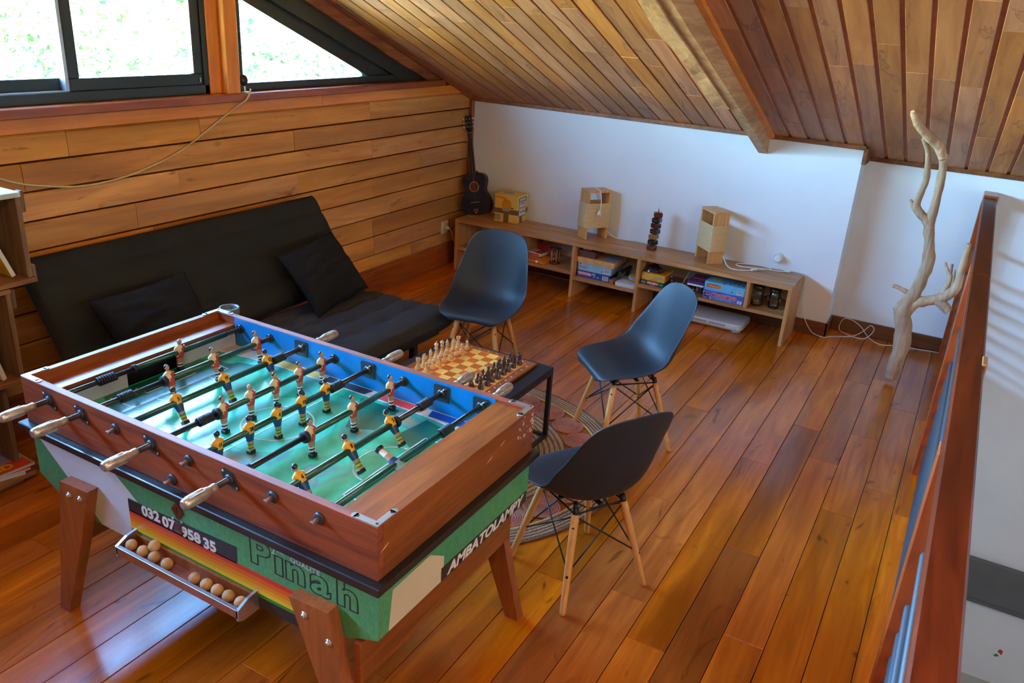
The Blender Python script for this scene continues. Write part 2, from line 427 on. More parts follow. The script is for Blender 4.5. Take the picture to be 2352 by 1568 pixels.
plain('green', (0.015, 0.23, 0.025), rough=0.45)
plain('black', (0.010, 0.010, 0.011), rough=0.45)
plain('white', (0.78, 0.78, 0.78), rough=0.45)
plain('pitch_line', (0.62, 0.60, 0.50), rough=0.28, coat=0.25)
plain('pitch_beige', (0.55, 0.42, 0.26), rough=0.28, coat=0.25, var=0.1, scale=6)
plain('pitch_yellow', (0.72, 0.42, 0.02), rough=0.28, coat=0.25)
plain('pitch_black', (0.016, 0.018, 0.024), rough=0.28, coat=0.25)
plain('pitch_red', (0.68, 0.045, 0.015), rough=0.28, coat=0.25)
plain('pitch_blue', (0.008, 0.045, 0.30), rough=0.28, coat=0.25)
plain('pitch_dark', (0.004, 0.12, 0.055), rough=0.28, coat=0.25)
plain('pitch_mint', (0.03, 0.42, 0.24), rough=0.28, coat=0.25, var=0.15, scale=5)
plain('pitch_olive', (0.10, 0.15, 0.045), rough=0.28, coat=0.25, var=0.15, scale=6)
plain('skin', (0.42, 0.24, 0.16), rough=0.45)
plain('jersey_yellow', (0.70, 0.36, 0.02), rough=0.4)
plain('jersey_red', (0.48, 0.03, 0.018), rough=0.4)
plain('jersey_cream', (0.60, 0.48, 0.30), rough=0.4)
plain('shorts_blue', (0.012, 0.05, 0.14), rough=0.4)
plain('keeper_blue', (0.20, 0.40, 0.46), rough=0.4)
plain('hair_black', (0.012, 0.013, 0.016), rough=0.3)
plain('rug_jute', (0.52, 0.32, 0.16), rough=0.9, var=0.45, scale=120, bumps=0.4)
plain('rug_jute_dark', (0.20, 0.11, 0.065), rough=0.9, var=0.45, scale=120, bumps=0.4)
plain('rug_terracotta', (0.46, 0.165, 0.10), rough=0.9, var=0.3, scale=120, bumps=0.4)
plain('rug_straw', (0.62, 0.42, 0.14), rough=0.85, var=0.25, scale=80)
plain('rope', (0.74, 0.53, 0.27), rough=0.9, var=0.25, scale=160, bumps=0.5)
plain('guitar_blue', (0.002, 0.011, 0.042), rough=0.22, coat=0.6)
plain('guitar_black', (0.006, 0.006, 0.008), rough=0.3)
plain('gold_trim', (0.50, 0.32, 0.09), rough=0.4, metal=0.2)
plain('brass', (0.55, 0.40, 0.14), rough=0.3, metal=0.8)
plain('box_yellow', (0.80, 0.52, 0.10), rough=0.45, var=0.08, scale=8)
plain('tape_brown', (0.20, 0.115, 0.05), rough=0.2, coat=0.4)
plain('print_grey', (0.35, 0.35, 0.36), rough=0.5)
plain('box_blue', (0.018, 0.07, 0.28), rough=0.35)
plain('box_lightblue', (0.30, 0.50, 0.62), rough=0.4, var=0.12, scale=14)
plain('box_sky', (0.13, 0.45, 0.68), rough=0.35, var=0.1, scale=14)
plain('box_green', (0.008, 0.055, 0.04), rough=0.35)
plain('box_teal', (0.02, 0.30, 0.22), rough=0.4)
plain('box_purple', (0.07, 0.035, 0.16), rough=0.35)
plain('box_violet', (0.10, 0.13, 0.50), rough=0.3, var=0.4, scale=18)
plain('box_brown', (0.13, 0.055, 0.035), rough=0.4)
plain('box_dark', (0.028, 0.022, 0.022), rough=0.5, var=0.5, scale=30)
plain('pink', (0.62, 0.10, 0.17), rough=0.4)
plain('paper', (0.66, 0.66, 0.70), rough=0.6)
plain('lilac', (0.30, 0.24, 0.55), rough=0.4)
plain('tin_yellow', (0.66, 0.56, 0.06), rough=0.35)
plain('leather', (0.30, 0.13, 0.045), rough=0.5)
plain('mahogany', (0.10, 0.018, 0.010), rough=0.2, coat=0.6)
plain('ebony', (0.018, 0.014, 0.014), rough=0.2, coat=0.6)
plain('caramel', (0.36, 0.13, 0.03), rough=0.2, coat=0.6)
plain('nut', (0.52, 0.34, 0.15), rough=0.6)
plain('board_white', (0.62, 0.62, 0.60), rough=0.45)
plain('board_grey', (0.34, 0.36, 0.38), rough=0.5)
plain('crate_white', (0.62, 0.62, 0.56), rough=0.6, var=0.25, scale=9)
plain('tube_grey', (0.050, 0.055, 0.062), rough=0.5)
plain('ashtray_grey', (0.10, 0.125, 0.125), rough=0.4)
plain('leaf', (0.085, 0.150, 0.022), rough=0.5, var=0.4, scale=3)
plain('leaf_pale', (0.21, 0.25, 0.12), rough=0.5, var=0.3, scale=3)
plain('leaf_dark', (0.022, 0.060, 0.022), rough=0.5, var=0.4, scale=3)
plain('bark', (0.14, 0.09, 0.05), rough=0.9)
plain('meadow', (0.62, 0.66, 0.38), rough=0.95, var=0.2, scale=0.8)

# green body paint with brushed relief, and the marbled playing surface
m, n, b = newmat('paint_green'); vec = objcoord(n, False, (18, 18, 7)); f = tex(n, vec, 6, 4, 1.0)
vec2 = objcoord(n, False); f2 = tex(n, vec2, 3.2, 3, 0.4)
col = ramp(n, f, [(0.3, (0.045, 0.215, 0.075)), (0.7, (0.095, 0.325, 0.115))])
col = mixc(n, maprange(n, f2, 0.45, 0.75, 0.0, 0.55), col, (0.008, 0.20, 0.13))
n.links.new(col, b.inputs['Base Color']); setin(b, rough=0.42); bump(n, b, f, 0.25, 0.003)
m, n, b = newmat('pitch'); vec = objcoord(n, False, (1, 1, 1))
f = tex(n, vec, 3.4, 3, 1.2); f2 = tex(n, vec, 7.0, 2, 0.5)
col = ramp(n, f, [(0.32, (0.005, 0.20, 0.075)), (0.46, (0.01, 0.40, 0.17)), (0.56, (0.03, 0.46, 0.22)), (0.65, (0.06, 0.25, 0.21)), (0.74, (0.32, 0.26, 0.09))])
n.links.new(col, b.inputs['Base Color']); setin(b, rough=0.24, coat=0.6, coatr=0.13, spec=0.45)

# ------------------------------------------------------------------ room shell
SL = 0.395; ANG = math.atan(SL)
def ceil_z(y, off=0.0): return 1.445 + SL*(6.36 - y) + off
XL = -4.0; YF = 6.36; YR = 6.61; RIDGE = 1.0

# floor ---------------------------------------------------------------
floor = struct('floor')
B().box(-4.05, 0.20, -3.2, 6.61, -0.22, -0.024).build('sub_floor', 'baseboard_wood', floor)
rnd = random.Random(11)
x = -0.7315 - 0.1575*21
while x < 0.2:
    x0, x1 = max(x, -4.0), min(x + 0.1575, 0.2)
    y = 0.2 - rnd.random()*1.2
    while y < 6.61:
        L = rnd.uniform(0.9, 2.6); y1 = min(y + L, 6.61)
        if 6.61 - y1 < 0.35: y1 = 6.61
        dz = rnd.uniform(-0.0012, 0.0)
        g = 0.0016
        c = ((x0+x1)/2, (y+y1)/2)
        hx, hy = (x1-x0)/2 - g, (y1-y)/2 - g*0.6
        B().cbox(-hx, hx, -hy, hy, -0.022, 0.0, 0.0012).build('plank', 'floor_wood', floor, (c[0], c[1], dz))
        y = y1
    x += 0.1575
B().box(0.2, 0.235, -3.2, 6.61, -0.24, 0.004).build('floor_edge_board', 'red_trim_wood', floor)

# lower storey ------------------------------------------------------------
lf = struct('floor_lower'); B().box(-1.0, 4.0, -3.2, 6.75, -2.9, -2.7).build('slab', 'lower_floor', lf)
B().box(0.05, 0.18, -3.2, 6.61, -2.7, -0.24).build('partition', 'plaster', lf)

# far wall -----------------------------------------------------------------
wf = struct('wall_far')
B().box(-4.2, -0.703, YF, 6.9, -0.2, 1.62).build('plaster_front', 'plaster', wf)
B().box(-0.703, 3.7, YR, 6.9, -2.8, 1.55).build('plaster_recess', 'plaster', wf)
lb = thing('ledge_beam', 'dark grey beam along the lower white wall beside the stairwell', 'beam', (0.2, 6.61, -1.79))
lb['kind'] = 'structure'
B().cbox(0.0, 3.4, -0.05, 0.0, -0.195, 0.19, 0.004).box(0.0, 3.4, -0.058, -0.05, -0.165, -0.152).build('beam_body', 'lower_beam', lb)
st = thing('sticker', 'small white, red and green sticker low on the stairwell wall', 'sticker', (1.095, 6.606, -2.39))
sb = B(); sb.prism([(-0.035, -0.03), (0.0, -0.045), (0.035, -0.012), (0.035, 0.03), (0.0, 0.045), (-0.03, 0.02)], 'Y', -0.002, 0.003, 0)
sb.prism([(0.0, 0.01), (0.034, -0.012), (0.036, 0.03), (0.012, 0.04)], 'Y', -0.004, -0.002, 1)
sb.prism([(-0.02, -0.034), (0.0, -0.044), (0.022, -0.026), (0.0, -0.012)], 'Y', -0.004, -0.002, 2)
sb.build('decal', ['white', 'red', 'green'], st)
wr = struct('wall_right'); B().box(3.6, 3.75, -3.4, 6.9, -2.8, 4.0).build('plaster_right', 'plaster', wr)
wb = struct('wall_back'); B().box(-4.2, 3.7, -3.4, -3.2, -2.8, 2.2).build('boarding', 'siding_wood', wb)

# left wall: siding boards with bevelled top edges --------------------------
wl = struct('wall_left')
wlb = B()
wlb.box(-4.17, -4.06, -3.4, 6.6, -0.2, 1.60)
wlb.box(-4.17, -4.0, -3.4, -1.05, 1.55, 3.0)
wlb.prism([(-3.4, 2.50), (3.69, 2.50), (3.69, ceil_z(3.69)+0.1), (RIDGE, ceil_z(RIDGE)+0.1), (-3.4, 1.9)], 'X', -4.17, -4.03)
wlb.build('backing', 'rafter_wood', wl)
JZ = [1.50, 1.358, 1.214, 1.068, 0.917, 0.765, 0.607, 0.452, 0.30, 0.19]
rnd = random.Random(5)
JOINTS = {0: [2.55, 3.38, 4.95], 1: [4.15, 2.3], 2: [4.98, 3.2], 3: [4.17, 5.6, 2.9], 4: [4.98, 3.0], 5: [3.4, 5.2], 6: [4.46, 4.98], 7: [5.0, 3.6], 8: [4.4, 5.5]}
for r in range(len(JZ)-1):
    z1, z0 = JZ[r], JZ[r+1]
    js = [-1.2, 1.0] + sorted(JOINTS[r]) + [6.34]
    for a, c in zip(js[:-1], js[1:]):
        hy = (c-a)/2 - 0.0012; hz = (z1-z0)/2 - 0.002; dx = rnd.uniform(-0.002, 0.002)
        hz -= 0.0048
        pb = B().prism([(-0.013, -hz), (0.014, -hz), (0.0135, -hz+0.004), (0.0085, hz-0.012), (0.000, hz), (-0.013, hz)], 'Y', -hy, hy)
        pb.build('plank', 'siding_wood', wl, (-4.013 + dx, (a+c)/2, (z0+z1)/2), fix=True)
bl = struct('baseboard_left'); B().cbox(-4.0, -3.966, -1.2, 6.36, 0.0, 0.185, 0.004).box(-4.0, -3.972, -1.2, 6.36, 0.185, 0.2).build('board', 'red_trim_wood', bl)
bf = struct('baseboard_far')
B().cbox(-4.0, -0.688, 6.338, 6.36, 0.0, 0.11, 0.003).build('board', 'baseboard_wood', bf)
B().cbox(-0.703, -0.688, 6.338, 6.61, 0.0, 0.11, 0.003).build('board', 'baseboard_wood', bf)
B().cbox(-0.688, 0.22, 6.588, 6.61, 0.0, 0.11, 0.003).build('board', 'baseboard_wood', bf)
# window sill, apron board, corner trim, gable post
tr = struct('trim_sill')
B().cbox(-4.06, -3.945, -1.2, 5.86, 1.572, 1.618, 0.004).build('sill', 'red_trim_wood', tr)
B().cbox(-4.03, -3.985, -1.2, 4.42, 1.497, 1.568, 0.003).build('apron', 'orange_trim_wood', tr)
B().cbox(-4.03, -3.985, 4.423, 6.30, 1.497, 1.568, 0.003).build('apron', 'orange_trim_wood', tr)
tc_ = struct('trim_corner'); B().cbox(-4.0, -3.962, 6.325, 6.36, 0.2, 1.43, 0.003).build('batten', 'red_trim_wood', tc_)
tp_ = struct('trim_post'); B().cbox(-4.16, -3.97, 3.585, 3.685, 1.618, 2.62, 0.004).cbox(-4.16, -4.02, 3.50, 3.586, 1.618, 2.62, 0.004).build('post', 'post_wood', tp_)

# windows -------------------------------------------------------------------
w1 = struct('window_1')
fb = B()
fb.cbox(-4.14, -4.03, -1.05, 3.52, 1.618, 1.672, 0.003).cbox(-4.14, -4.03, -1.05, 3.52, 2.44, 2.50, 0.003)
fb.cbox(-4.14, -4.03, 3.468, 3.52, 1.618, 2.5, 0.003).cbox(-4.14, -4.03, -1.05, -0.99, 1.618, 2.5, 0.003)
fb.build('frame', 'window_frame', w1)
def sash(name, xa, xb, y0, y1, parent, z0=1.672, z1=2.44, bw=0.062):
    s_ = B(); s_.cbox(xa, xb, y0, y1, z0, z0+bw, 0.003).cbox(xa, xb, y0, y1, z1-bw, z1, 0.003)
    s_.cbox(xa, xb, y0, y0+bw, z0+bw, z1-bw, 0.003).cbox(xa, xb, y1-bw, y1, z0+bw, z1-bw, 0.003)
    o = s_.build(name, 'window_frame', parent)
    xm = (xa+xb)/2
    B().box(xm-0.003, xm+0.003, y0+bw-0.004, y1-bw+0.004, z0+bw-0.004, z1-bw+0.004).build('pane', 'window_glass', o)
    return o
s1 = sash('sash', -4.080, -4.042, 2.63, 3.468, w1)
s2 = sash('sash', -4.128, -4.090, 1.35, 2.69, w1)
s3 = sash('sash', -4.080, -4.042, 0.05, 1.40, w1)
s4 = sash('sash', -4.128, -4.090, -0.99, 0.10, w1)
B().box(-4.086, -4.045, 1.40, 2.63, 1.672, 1.676).box(-4.09, -4.042, 2.612, 2.63, 1.676, 2.44).build('track', 'window_track', w1)
kb = B().cyl((0, 0, 0), (0.012, 0, 0), 0.005, None, 8, 0).box(0.0, 0.008, -0.004, 0.004, -0.012, 0.012, 1); kb.build('latch', ['brass', 'steel'], w1, (-4.042, 3.44, 1.70))

w2 = struct('window_2')
def tz(y): return ceil_z(y) - 0.055
def slab_tri(y0, y1, z0, off): return [(y0, z0), (y1, z0), (y0, z0)]
# frame of the triangle: bottom rail, left stile, raking head
fb = B()
fb.cbox(-4.13, -4.04, 3.69, 5.72, 1.618, 1.668, 0.003)
fb.cbox(-4.13, -4.04, 3.69, 3.775, 1.668, 2.42, 0.003)
def rake(yA, yB, o0, o1):   # band parallel to the roof between offsets below the ceiling plane
    return [(yA, ceil_z(yA)-o0), (yB, ceil_z(yB)-o0), (yB, ceil_z(yB)-o1), (yA, ceil_z(yA)-o1)]
fb.prism([(3.69, ceil_z(3.69)-0.09), (5.73, 1.605), (5.45, 1.605), (3.69, ceil_z(3.69)-0.215)], 'X', -4.13, -4.035)
fb.prism([(3.69, ceil_z(3.69)-0.21), (5.47, 1.60), (5.18, 1.60), (3.69, ceil_z(3.69)-0.30)], 'X', -4.125, -4.075)
fb.build('frame', 'window_frame', w2, fix=True)
B().prism([(3.70, 1.63), (5.35, 1.63), (3.70, ceil_z(3.70)-0.25)], 'X', -4.103, -4.097).build('pane', 'window_glass', w2)
rf = struct('trim_rake')
rb = B()
K = 26
top = [(3.0 + 2.95*i/K, ceil_z(3.0 + 2.95*i/K)-0.012) for i in range(K+1)]
bot = [(3.0 + 2.95*i/K, ceil_z(3.0 + 2.95*i/K)-0.098 + 0.012*noise.noise((i*0.55, 3.1, 0))) for i in range(K+1)]
rb.prism(top + bot[::-1], 'X', -4.10, -4.0)
rb.build('rafter', 'rafter_wood', rf, fix=True)
B().prism([(3.0, ceil_z(3.0)+0.004), (6.33, ceil_z(6.33)+0.004), (6.33, ceil_z(6.33)-0.022), (3.0, ceil_z(3.0)-0.022)], 'X', -4.02, -3.97).build('lath', 'red_trim_wood', rf, fix=True)

# ceiling ---------------------------------------------------------------------
ce = struct('ceiling')
cb = B()
cb.prism([(RIDGE, ceil_z(RIDGE)+0.0105), (6.9, ceil_z(6.9)+0.0105), (6.9, ceil_z(6.9)+0.2), (RIDGE, ceil_z(RIDGE)+0.2)], 'X', -4.5, 3.75)
zr = ceil_z(RIDGE)+0.0105
cb.prism([(RIDGE, zr), (RIDGE, zr+0.17), (-3.7, zr+0.17-SL*(RIDGE+3.7)), (-3.7, zr-SL*(RIDGE+3.7))], 'X', -4.5, 3.75)
cb.build('backing', 'ceiling_gap_wood', ce, fix=True)
rnd = random.Random(3)
cols = []
xx = -1.704 + 0.1311*2
while xx > -4.05:
    cols.append((xx - 0.1311, xx, 0.011)); xx -= 0.1311
xx = -1.09 - 0.1303*2
while xx < 0.95:
    cols.append((xx, xx + 0.1303, 0.023)); xx += 0.1303
for (x0, x1, gap) in cols:
    x0 = max(x0, -3.99)
    if x1 - x0 < 0.03: continue
    yend = YF if (x0+x1)/2 < -0.70 else YR
    Ltot = (yend - 1.9)/math.cos(ANG)
    t = -rnd.random()*0.8
    while t < Ltot:
        L = rnd.uniform(0.9, 2.0); t1 = t + L
        if Ltot - t1 < 0.35: t1 = Ltot
        a0 = max(t, 0.0)
        if t1 > a0 + 0.05:
            tm = (a0+t1)/2; hl = (t1-a0)/2 - 0.0012
            y = 1.9 + tm*math.cos(ANG)
            hx = (x1-x0)/2 - gap/2
            th = 0.0095
            dz = rnd.uniform(-0.0015, 0.0015)
            B().cbox(-hx, hx, -hl, hl, 0.0, th, 0.0025).build('board', 'ceiling_board_wood', ce, ((x0+x1)/2, y, ceil_z(y) + dz), (-ANG, 0, 0))
        t = t1
# ceiling beam: a hewn rafter and the shorter piece nailed to its side
bm_ = struct('beam')
def hewn(xa, xb, ya, yb, depth, wob, name, mat, seed, taper=None):
    K = 30; vs = []; 
    for i in range(K+1):
        y = ya + (yb-ya)*i/K; zc = ceil_z(y); d = depth(y)
        wl_ = wob*noise.noise((i*0.23, seed, 0.0)); wr_ = wob*0.25*noise.noise((i*0.3, seed+9, 0.0))
        vs += [(xa + wl_*0.3, y, zc+0.004), (xb + wr_, y, zc+0.004), (xb + wr_, y, zc-d), (xa + wl_, y, zc-d + wob*0.3*noise.noise((i*0.4, seed+5, 0)))]
    fs = []
    for i in range(K):
        for k in range(4): fs.append((i*4+k, i*4+(k+1) % 4, i*4+4+(k+1) % 4, i*4+4+k))
    fs += [(0, 1, 2, 3), (K*4+3, K*4+2, K*4+1, K*4)]
    B().add(vs, fs).build(name, mat, bm_, fix=True)
hewn(-1.435, -1.368, 1.9, YF, lambda y: 0.138 + 0.030*max(0.0, min(1.0, (5.6-y)/1.5)), 0.006, 'rafter', 'beam_wood', 1.0)
hewn(-1.53, -1.436, 1.9, 5.36, lambda y: 0.150 + 0.03*max(0.0, min(1.0, (5.36-y)/1.3)), 0.032, 'rafter', 'beam_wood', 4.0)
B().prism([(1.9, ceil_z(1.9)+0.004), (YF, ceil_z(YF)+0.004), (YF, ceil_z(YF)-0.028), (1.9, ceil_z(1.9)-0.028)], 'X', -1.366, -1.333).build('lath', 'orange_trim_wood', bm_, fix=True)
# cornice strips between ceiling and white wall
cr = struct('trim_cornice')
B().cbox(-3.97, -1.44, YF-0.028, YF, 1.424, 1.456, 0.003).build('strip', 'rafter_wood', cr)
B().cbox(-1.365, -0.69, YF-0.028, YF, 1.424, 1.456, 0.003).build('strip', 'rafter_wood', cr)
B().cbox(-0.703, -0.672, YF-0.028, YR, 1.325, 1.44, 0.003).build('block', 'rafter_wood', cr)
B().cbox(-0.672, 3.6, YR-0.028, YR, 1.325, 1.357, 0.003).build('strip', 'rafter_wood', cr)

# ================================================================== FOOTBALL TABLE
def football_table():
    X0, X1, Y0, Y1, TOP = -2.665, -1.120, 1.411, 2.275, 0.930
    t = thing('football_table', 'large wooden table football game with green body and eight rods of painted players', 'football table', (0, 0, 0))
    wd = 'cabinet_wood'; wy = 'cabinet_wood_y'
    LZ = 0.757
    # upper cabinet: four walls
    B().cbox(X0, X1, Y0, Y0+0.026, LZ, TOP, 0.0015).build('front_panel', wd, t)
    B().cbox(X0, X1, Y1-0.026, Y1, LZ, TOP, 0.0015).build('back_panel', wd, t)
    B().cbox(X0, X0+0.026, Y0+0.026, Y1-0.026, LZ, TOP, 0.0015).build('end_panel', wy, t)
    B().cbox(X1-0.030, X1, Y0+0.026, Y1-0.026, LZ, TOP, 0.0015).build('end_panel', wy, t)
    B().cbox(X0+0.026, -2.548, Y0+0.026, Y1-0.026, 0.86, 0.893, 0.001).build('end_deck', wy, t)
    B().cbox(-1.262, X1-0.030, Y0+0.026, Y1-0.026, 0.86, 0.919, 0.001).build('end_deck', wy, t)
    # goal ends
    gb = B(); ym = (Y0+Y1)/2
    for (ya, yb) in ((Y0+0.026, ym-0.115), (ym+0.115, Y1-0.026)): gb.box(-2.56, -2.546, ya, yb, 0.80, 0.862, 0)
    gb.box(-2.56, -2.5455, Y0+0.026, Y1-0.026, 0.862, 0.878, 1)
    gb.build('goal_wall', ['paint_white', 'rod_green'], t)
    B().box(-2.60, -2.585, ym-0.115, ym+0.115, 0.79, 0.862).build('goal_mouth', 'black', t)
    gb = B()
    for (ya, yb) in ((Y0+0.026, ym-0.115), (ym+0.115, Y1-0.026)): gb.box(-1.264, -1.25, ya, yb, 0.80, 0.862, 0)
    gb.box(-1.264, -1.25, Y0+0.026, Y1-0.026, 0.862, 0.9, 0)
    gb.build('goal_wall', ['pitch_mint'], t)
    # painted inner sides
    B().box(-2.542, -1.262, Y1-0.0285, Y1-0.026, 0.80, 0.9265).build('side_lining', 'paint_blue', t)
    B().box(-2.542, -1.262, Y0+0.026, Y0+0.0285, 0.80, 0.9265).build('side_lining', 'paint_blue', t)
    # playing surface with painted pitch
    PX0, PX1, PY0, PY1, PZ = -2.55, -1.26, Y0+0.0285, Y1-0.0285, 0.803
    p = B().box(PX0, PX1, PY0, PY1, 0.785, PZ).build('playing_surface', 'pitch', t)
    pm = B(); cx, cy = -1.905, (PY0+PY1)/2
    def flat(poly, mi, h):  # thin layer of paint
        pm.prism(poly, 'Z', PZ, PZ + h, mi)
    def arc(R, a0, a1, n, ex=1.0): return [(cx + R*math.cos(a0+(a1-a0)*i/n), cy + R*math.sin(a0+(a1-a0)*i/n)*ex) for i in range(n+1)]
    def strip(pts, wd_, mi, h):
        for (a, c) in zip(pts[:-1], pts[1:]):
            d = Vector((c[0]-a[0], c[1]-a[1])); L = d.length; d.normalize(); q = Vector((-d.y, d.x))*wd_/2; e = d*wd_*0.3
            flat([(a[0]-e.x-q.x, a[1]-e.y-q.y), (c[0]+e.x-q.x, c[1]+e.y-q.y), (c[0]+e.x+q.x, c[1]+e.y+q.y), (a[0]-e.x+q.x, a[1]-e.y+q.y)], mi, h)
    # beige running track along both long sides, bowed, with coloured lengths
    for sgn, yy in ((1, PY1), (-1, PY0)):
        n_ = 24
        edge = [(PX0 + (PX1-PX0)*i/n_, yy - sgn*(0.052 + 0.10*max(0, abs(2*i/n_-1)-0.55)**1.3)) for i in range(n_+1)]
        pl = [(PX0, yy)] + edge + [(PX1, yy)]
        for i in range(n_): flat([(edge[i][0], yy), edge[i], edge[i+1], (edge[i+1][0], yy)], 1, 0.0005)
        strip(edge, 0.007, 0, 0.0009)
        segs = [(-2.28, -2.05, 2), (-2.02, -1.80, 3), (-1.765, -1.545, 4), (-1.525, -1.33, 5)] if sgn > 0 else [(-2.3, -2.0, 5), (-1.95, -1.7, 4), (-1.65, -1.4, 3)]
        for a, c, mi in segs:
            flat([(a, yy-sgn*0.004), (a+0.012, yy-sgn*0.049), (c-0.012, yy-sgn*0.049), (c, yy-sgn*0.004)], mi, 0.0008)
    # darker wedges and circle tints
    flat([(-2.54, 1.62), (-2.40, 1.57), (-2.33, 1.75), (-2.34, 1.95), (-2.40, 2.10), (-2.54, 2.06)], 6, 0.0003)
    flat([(-2.40, 1.50), (-2.28, 1.52), (-2.28, 2.16), (-2.40, 2.12)], 6, 0.0004)
    flat([(-1.80, 2.17), (-1.62, 2.17), (-1.60, 2.00), (-1.70, 1.96)], 6, 0.0003)
    flat([(-1.50, 2.17), (-1.40, 2.15), (-1.38, 1.95), (-1.52, 2.02)], 6, 0.0003)
    flat([(-1.42, 1.55), (-1.30, 1.50), (-1.28, 2.02), (-1.42, 2.06)], 8, 0.0003)
    flat(arc(0.20, 0, 2*PI, 40)[:-1], 7, 0.0002)
    strip(arc(0.125, 0, 2*PI, 40), 0.005, 0, 0.0009)
    strip([(cx, PY0+0.05), (cx, PY1-0.055)], 0.005, 0, 0.0009)
    for s_, xe in ((1, -1.30), (-1, -2.51)):
        xi = -1.425 if s_ > 0 else -2.385
        strip([(xe, cy-0.215), (xi, cy-0.215), (xi, cy+0.215), (xe, cy+0.215)], 0.005, 0, 0.0009)
        strip([(xe, cy-0.11), ((xe+xi)/2, cy-0.11), ((xe+xi)/2, cy+0.11), (xe, cy+0.11)], 0.005, 0, 0.0009)
        strip([(xi - s_*0.10*math.cos(a), cy + 0.12*math.sin(a)) for a in [(-PI/2 + PI*i/16) for i in range(17)]], 0.005, 0, 0.0009)
    pm.build('pitch_marking', ['pitch_line', 'pitch_beige', 'pitch_yellow', 'pitch_black', 'pitch_red', 'pitch_blue', 'pitch_dark', 'pitch_mint', 'pitch_olive'], t)
    # black ledge
    B().cbox(X0-0.022, X1+0.026, Y0-0.026, Y1+0.022, 0.735, LZ, 0.003).cbox(X0-0.008, X1+0.010, Y0-0.010, Y1+0.010, 0.712, 0.735, 0.002, 1).build('ledge', ['ledge_black', 'paint_brown'], t)
    # lower body (hull)
    HB = [(-2.655, 0.714), (-2.655, 0.552), (-2.56, 0.499), (-2.40, 0.456), (-1.42, 0.456), (-1.283, 0.492), (-1.122, 0.552), (-1.122, 0.714)]
    B().prism(HB, 'Y', Y0+0.004, Y1-0.004).build('body', 'paint_green', t, fix=True)
    # painted panels of the front, right-hand end (thin paint layers)
    yf = Y0 + 0.004
    dec = B()
    def fp(poly, mi, k): dec.prism(poly, 'Y', yf - 0.0006*k, yf + 0.0005, mi)
    fp([(-2.636, 0.713), (-2.233, 0.713), (-2.115, 0.628), (-2.162, 0.628), (-2.162, 0.457), (-2.325, 0.457)], 0, 1)
    fp([(-2.163, 0.624), (-1.661, 0.641), (-1.665, 0.578), (-2.163, 0.578)], 1, 2)
    bands = [(0.583, 0.567, 2), (0.567, 0.551, 3), (0.551, 0.537, 4), (0.537, 0.523, 5), (0.523, 0.509, 6), (0.509, 0.497, 7), (0.497, 0.457, 1)]
    for z1, z0, mi in bands:
        xr = -1.415 + (0.583 - (z1+z0)/2)*0.10
        fp([(-2.163, z0), (xr+0.02, z0-0.002), (xr, z1-0.002), (-2.163, z1)], mi, 2)
    dec.build('front_paint', ['paint_white', 'paint_brown', 'red', 'orange_red', 'orange', 'amber', 'yellow', 'green'], t, fix=True)
    for body_, x_, z_ in (('032', -2.051, 0.6070), ('07', -1.966, 0.6045), ('958', -1.863, 0.6010), ('35', -1.779, 0.5980)):
        B().text(body_, 0.052, T((x_, yf-0.0022, z_), PI/2, -0.035, 0), 0, sx=1.12, bold=0.0020).build('phone_lettering', 'paint_letter', t)
    for ch_, x_, sx_ in (('P', -1.566, 1.28), ('\u0131', -1.488, 1.45), ('n', -1.424, 1.28), ('a', -1.330, 1.32), ('h', -1.230, 1.30)):
        B().text(ch_, 0.124, T((x_, yf-0.0004, 0.656), PI/2, 0.0, 0) @ Matrix.Diagonal((1, 1, 0.3, 1)), 0, outline=0.0023, sx=sx_, bold=0.005).build('name_lettering', 'paint_brown', t)
    tx = B()
    tx.text('2', 0.034, T((-1.506, yf-0.0012, 0.694), PI/2, 0, 0), 0, bold=0.0006)
    tx.text('eme', 0.015, T((-1.479, yf-0.0012, 0.701), PI/2, 0, 0), 0, bold=0.0004)
    tx.build('quality_lettering', 'paint_dim_letter', t); tx = B()
    tx.text('QUALITE', 0.022, T((-1.384, yf-0.0012, 0.691), PI/2, 0.03, 0), 0, sx=1.15, spacing=1.12, bold=0.0006)
    tx.build('quality_lettering', 'paint_dim_letter', t)
    xr = X1 - 0.002
    dec = B()
    dec.prism([(1.480, 0.684), (1.66, 0.690), (1.735, 0.640), (1.735, 0.5525), (1.462, 0.5525)], 'X', xr-0.0004, xr+0.0007, 0)
    dec.prism([(1.722, 0.5525), (2.262, 0.5525), (2.262, 0.597), (1.722, 0.601)], 'X', xr-0.0004, xr+0.0016, 1)
    dec.build('end_paint', ['paint_cream', 'paint_brown'], t, fix=True)
    tx = B(); tx.text('AMBATOLAMPY', 0.052, T((xr+0.0024, 1.992, 0.574), PI/2, 0, PI/2), 0, sx=1.26, shear=0.25, bold=0.0016)
    tx.build('town_lettering', 'paint_letter', t)
    # coin slot plates
    cp = B(); c0 = (-1.915, 0.674)
    cp.prism([(c0[0]-0.027, c0[1]), (c0[0], c0[1]-0.034), (c0[0]+0.027, c0[1]), (c0[0], c0[1]+0.034)], 'Y', yf-0.005, yf, 0)
    cp.box(c0[0]-0.002, c0[0]+0.002, yf-0.0056, yf-0.004, c0[1]-0.015, c0[1]+0.015, 1)
    for dx in (-0.017, 0.017): cp.cyl((c0[0]+dx, yf-0.0062, c0[1]), (c0[0]+dx, yf-0.004, c0[1]), 0.002, None, 6, 1)
    cp.build('coin_plate', ['mahogany', 'black'], t)
    cp = B(); cp.box(-1.934, -1.903, yf-0.006, yf-0.001, 0.592, 0.624, 0).box(-1.917, -1.909, yf-0.0066, yf-0.005, 0.604, 0.618, 1)
    for sx_, sz_ in ((-0.02, 0.025), (0.02, 0.025)): cp.sphere((-1.918+sx_, yf-0.004, 0.613+sz_), 0.0045, 6, 2)
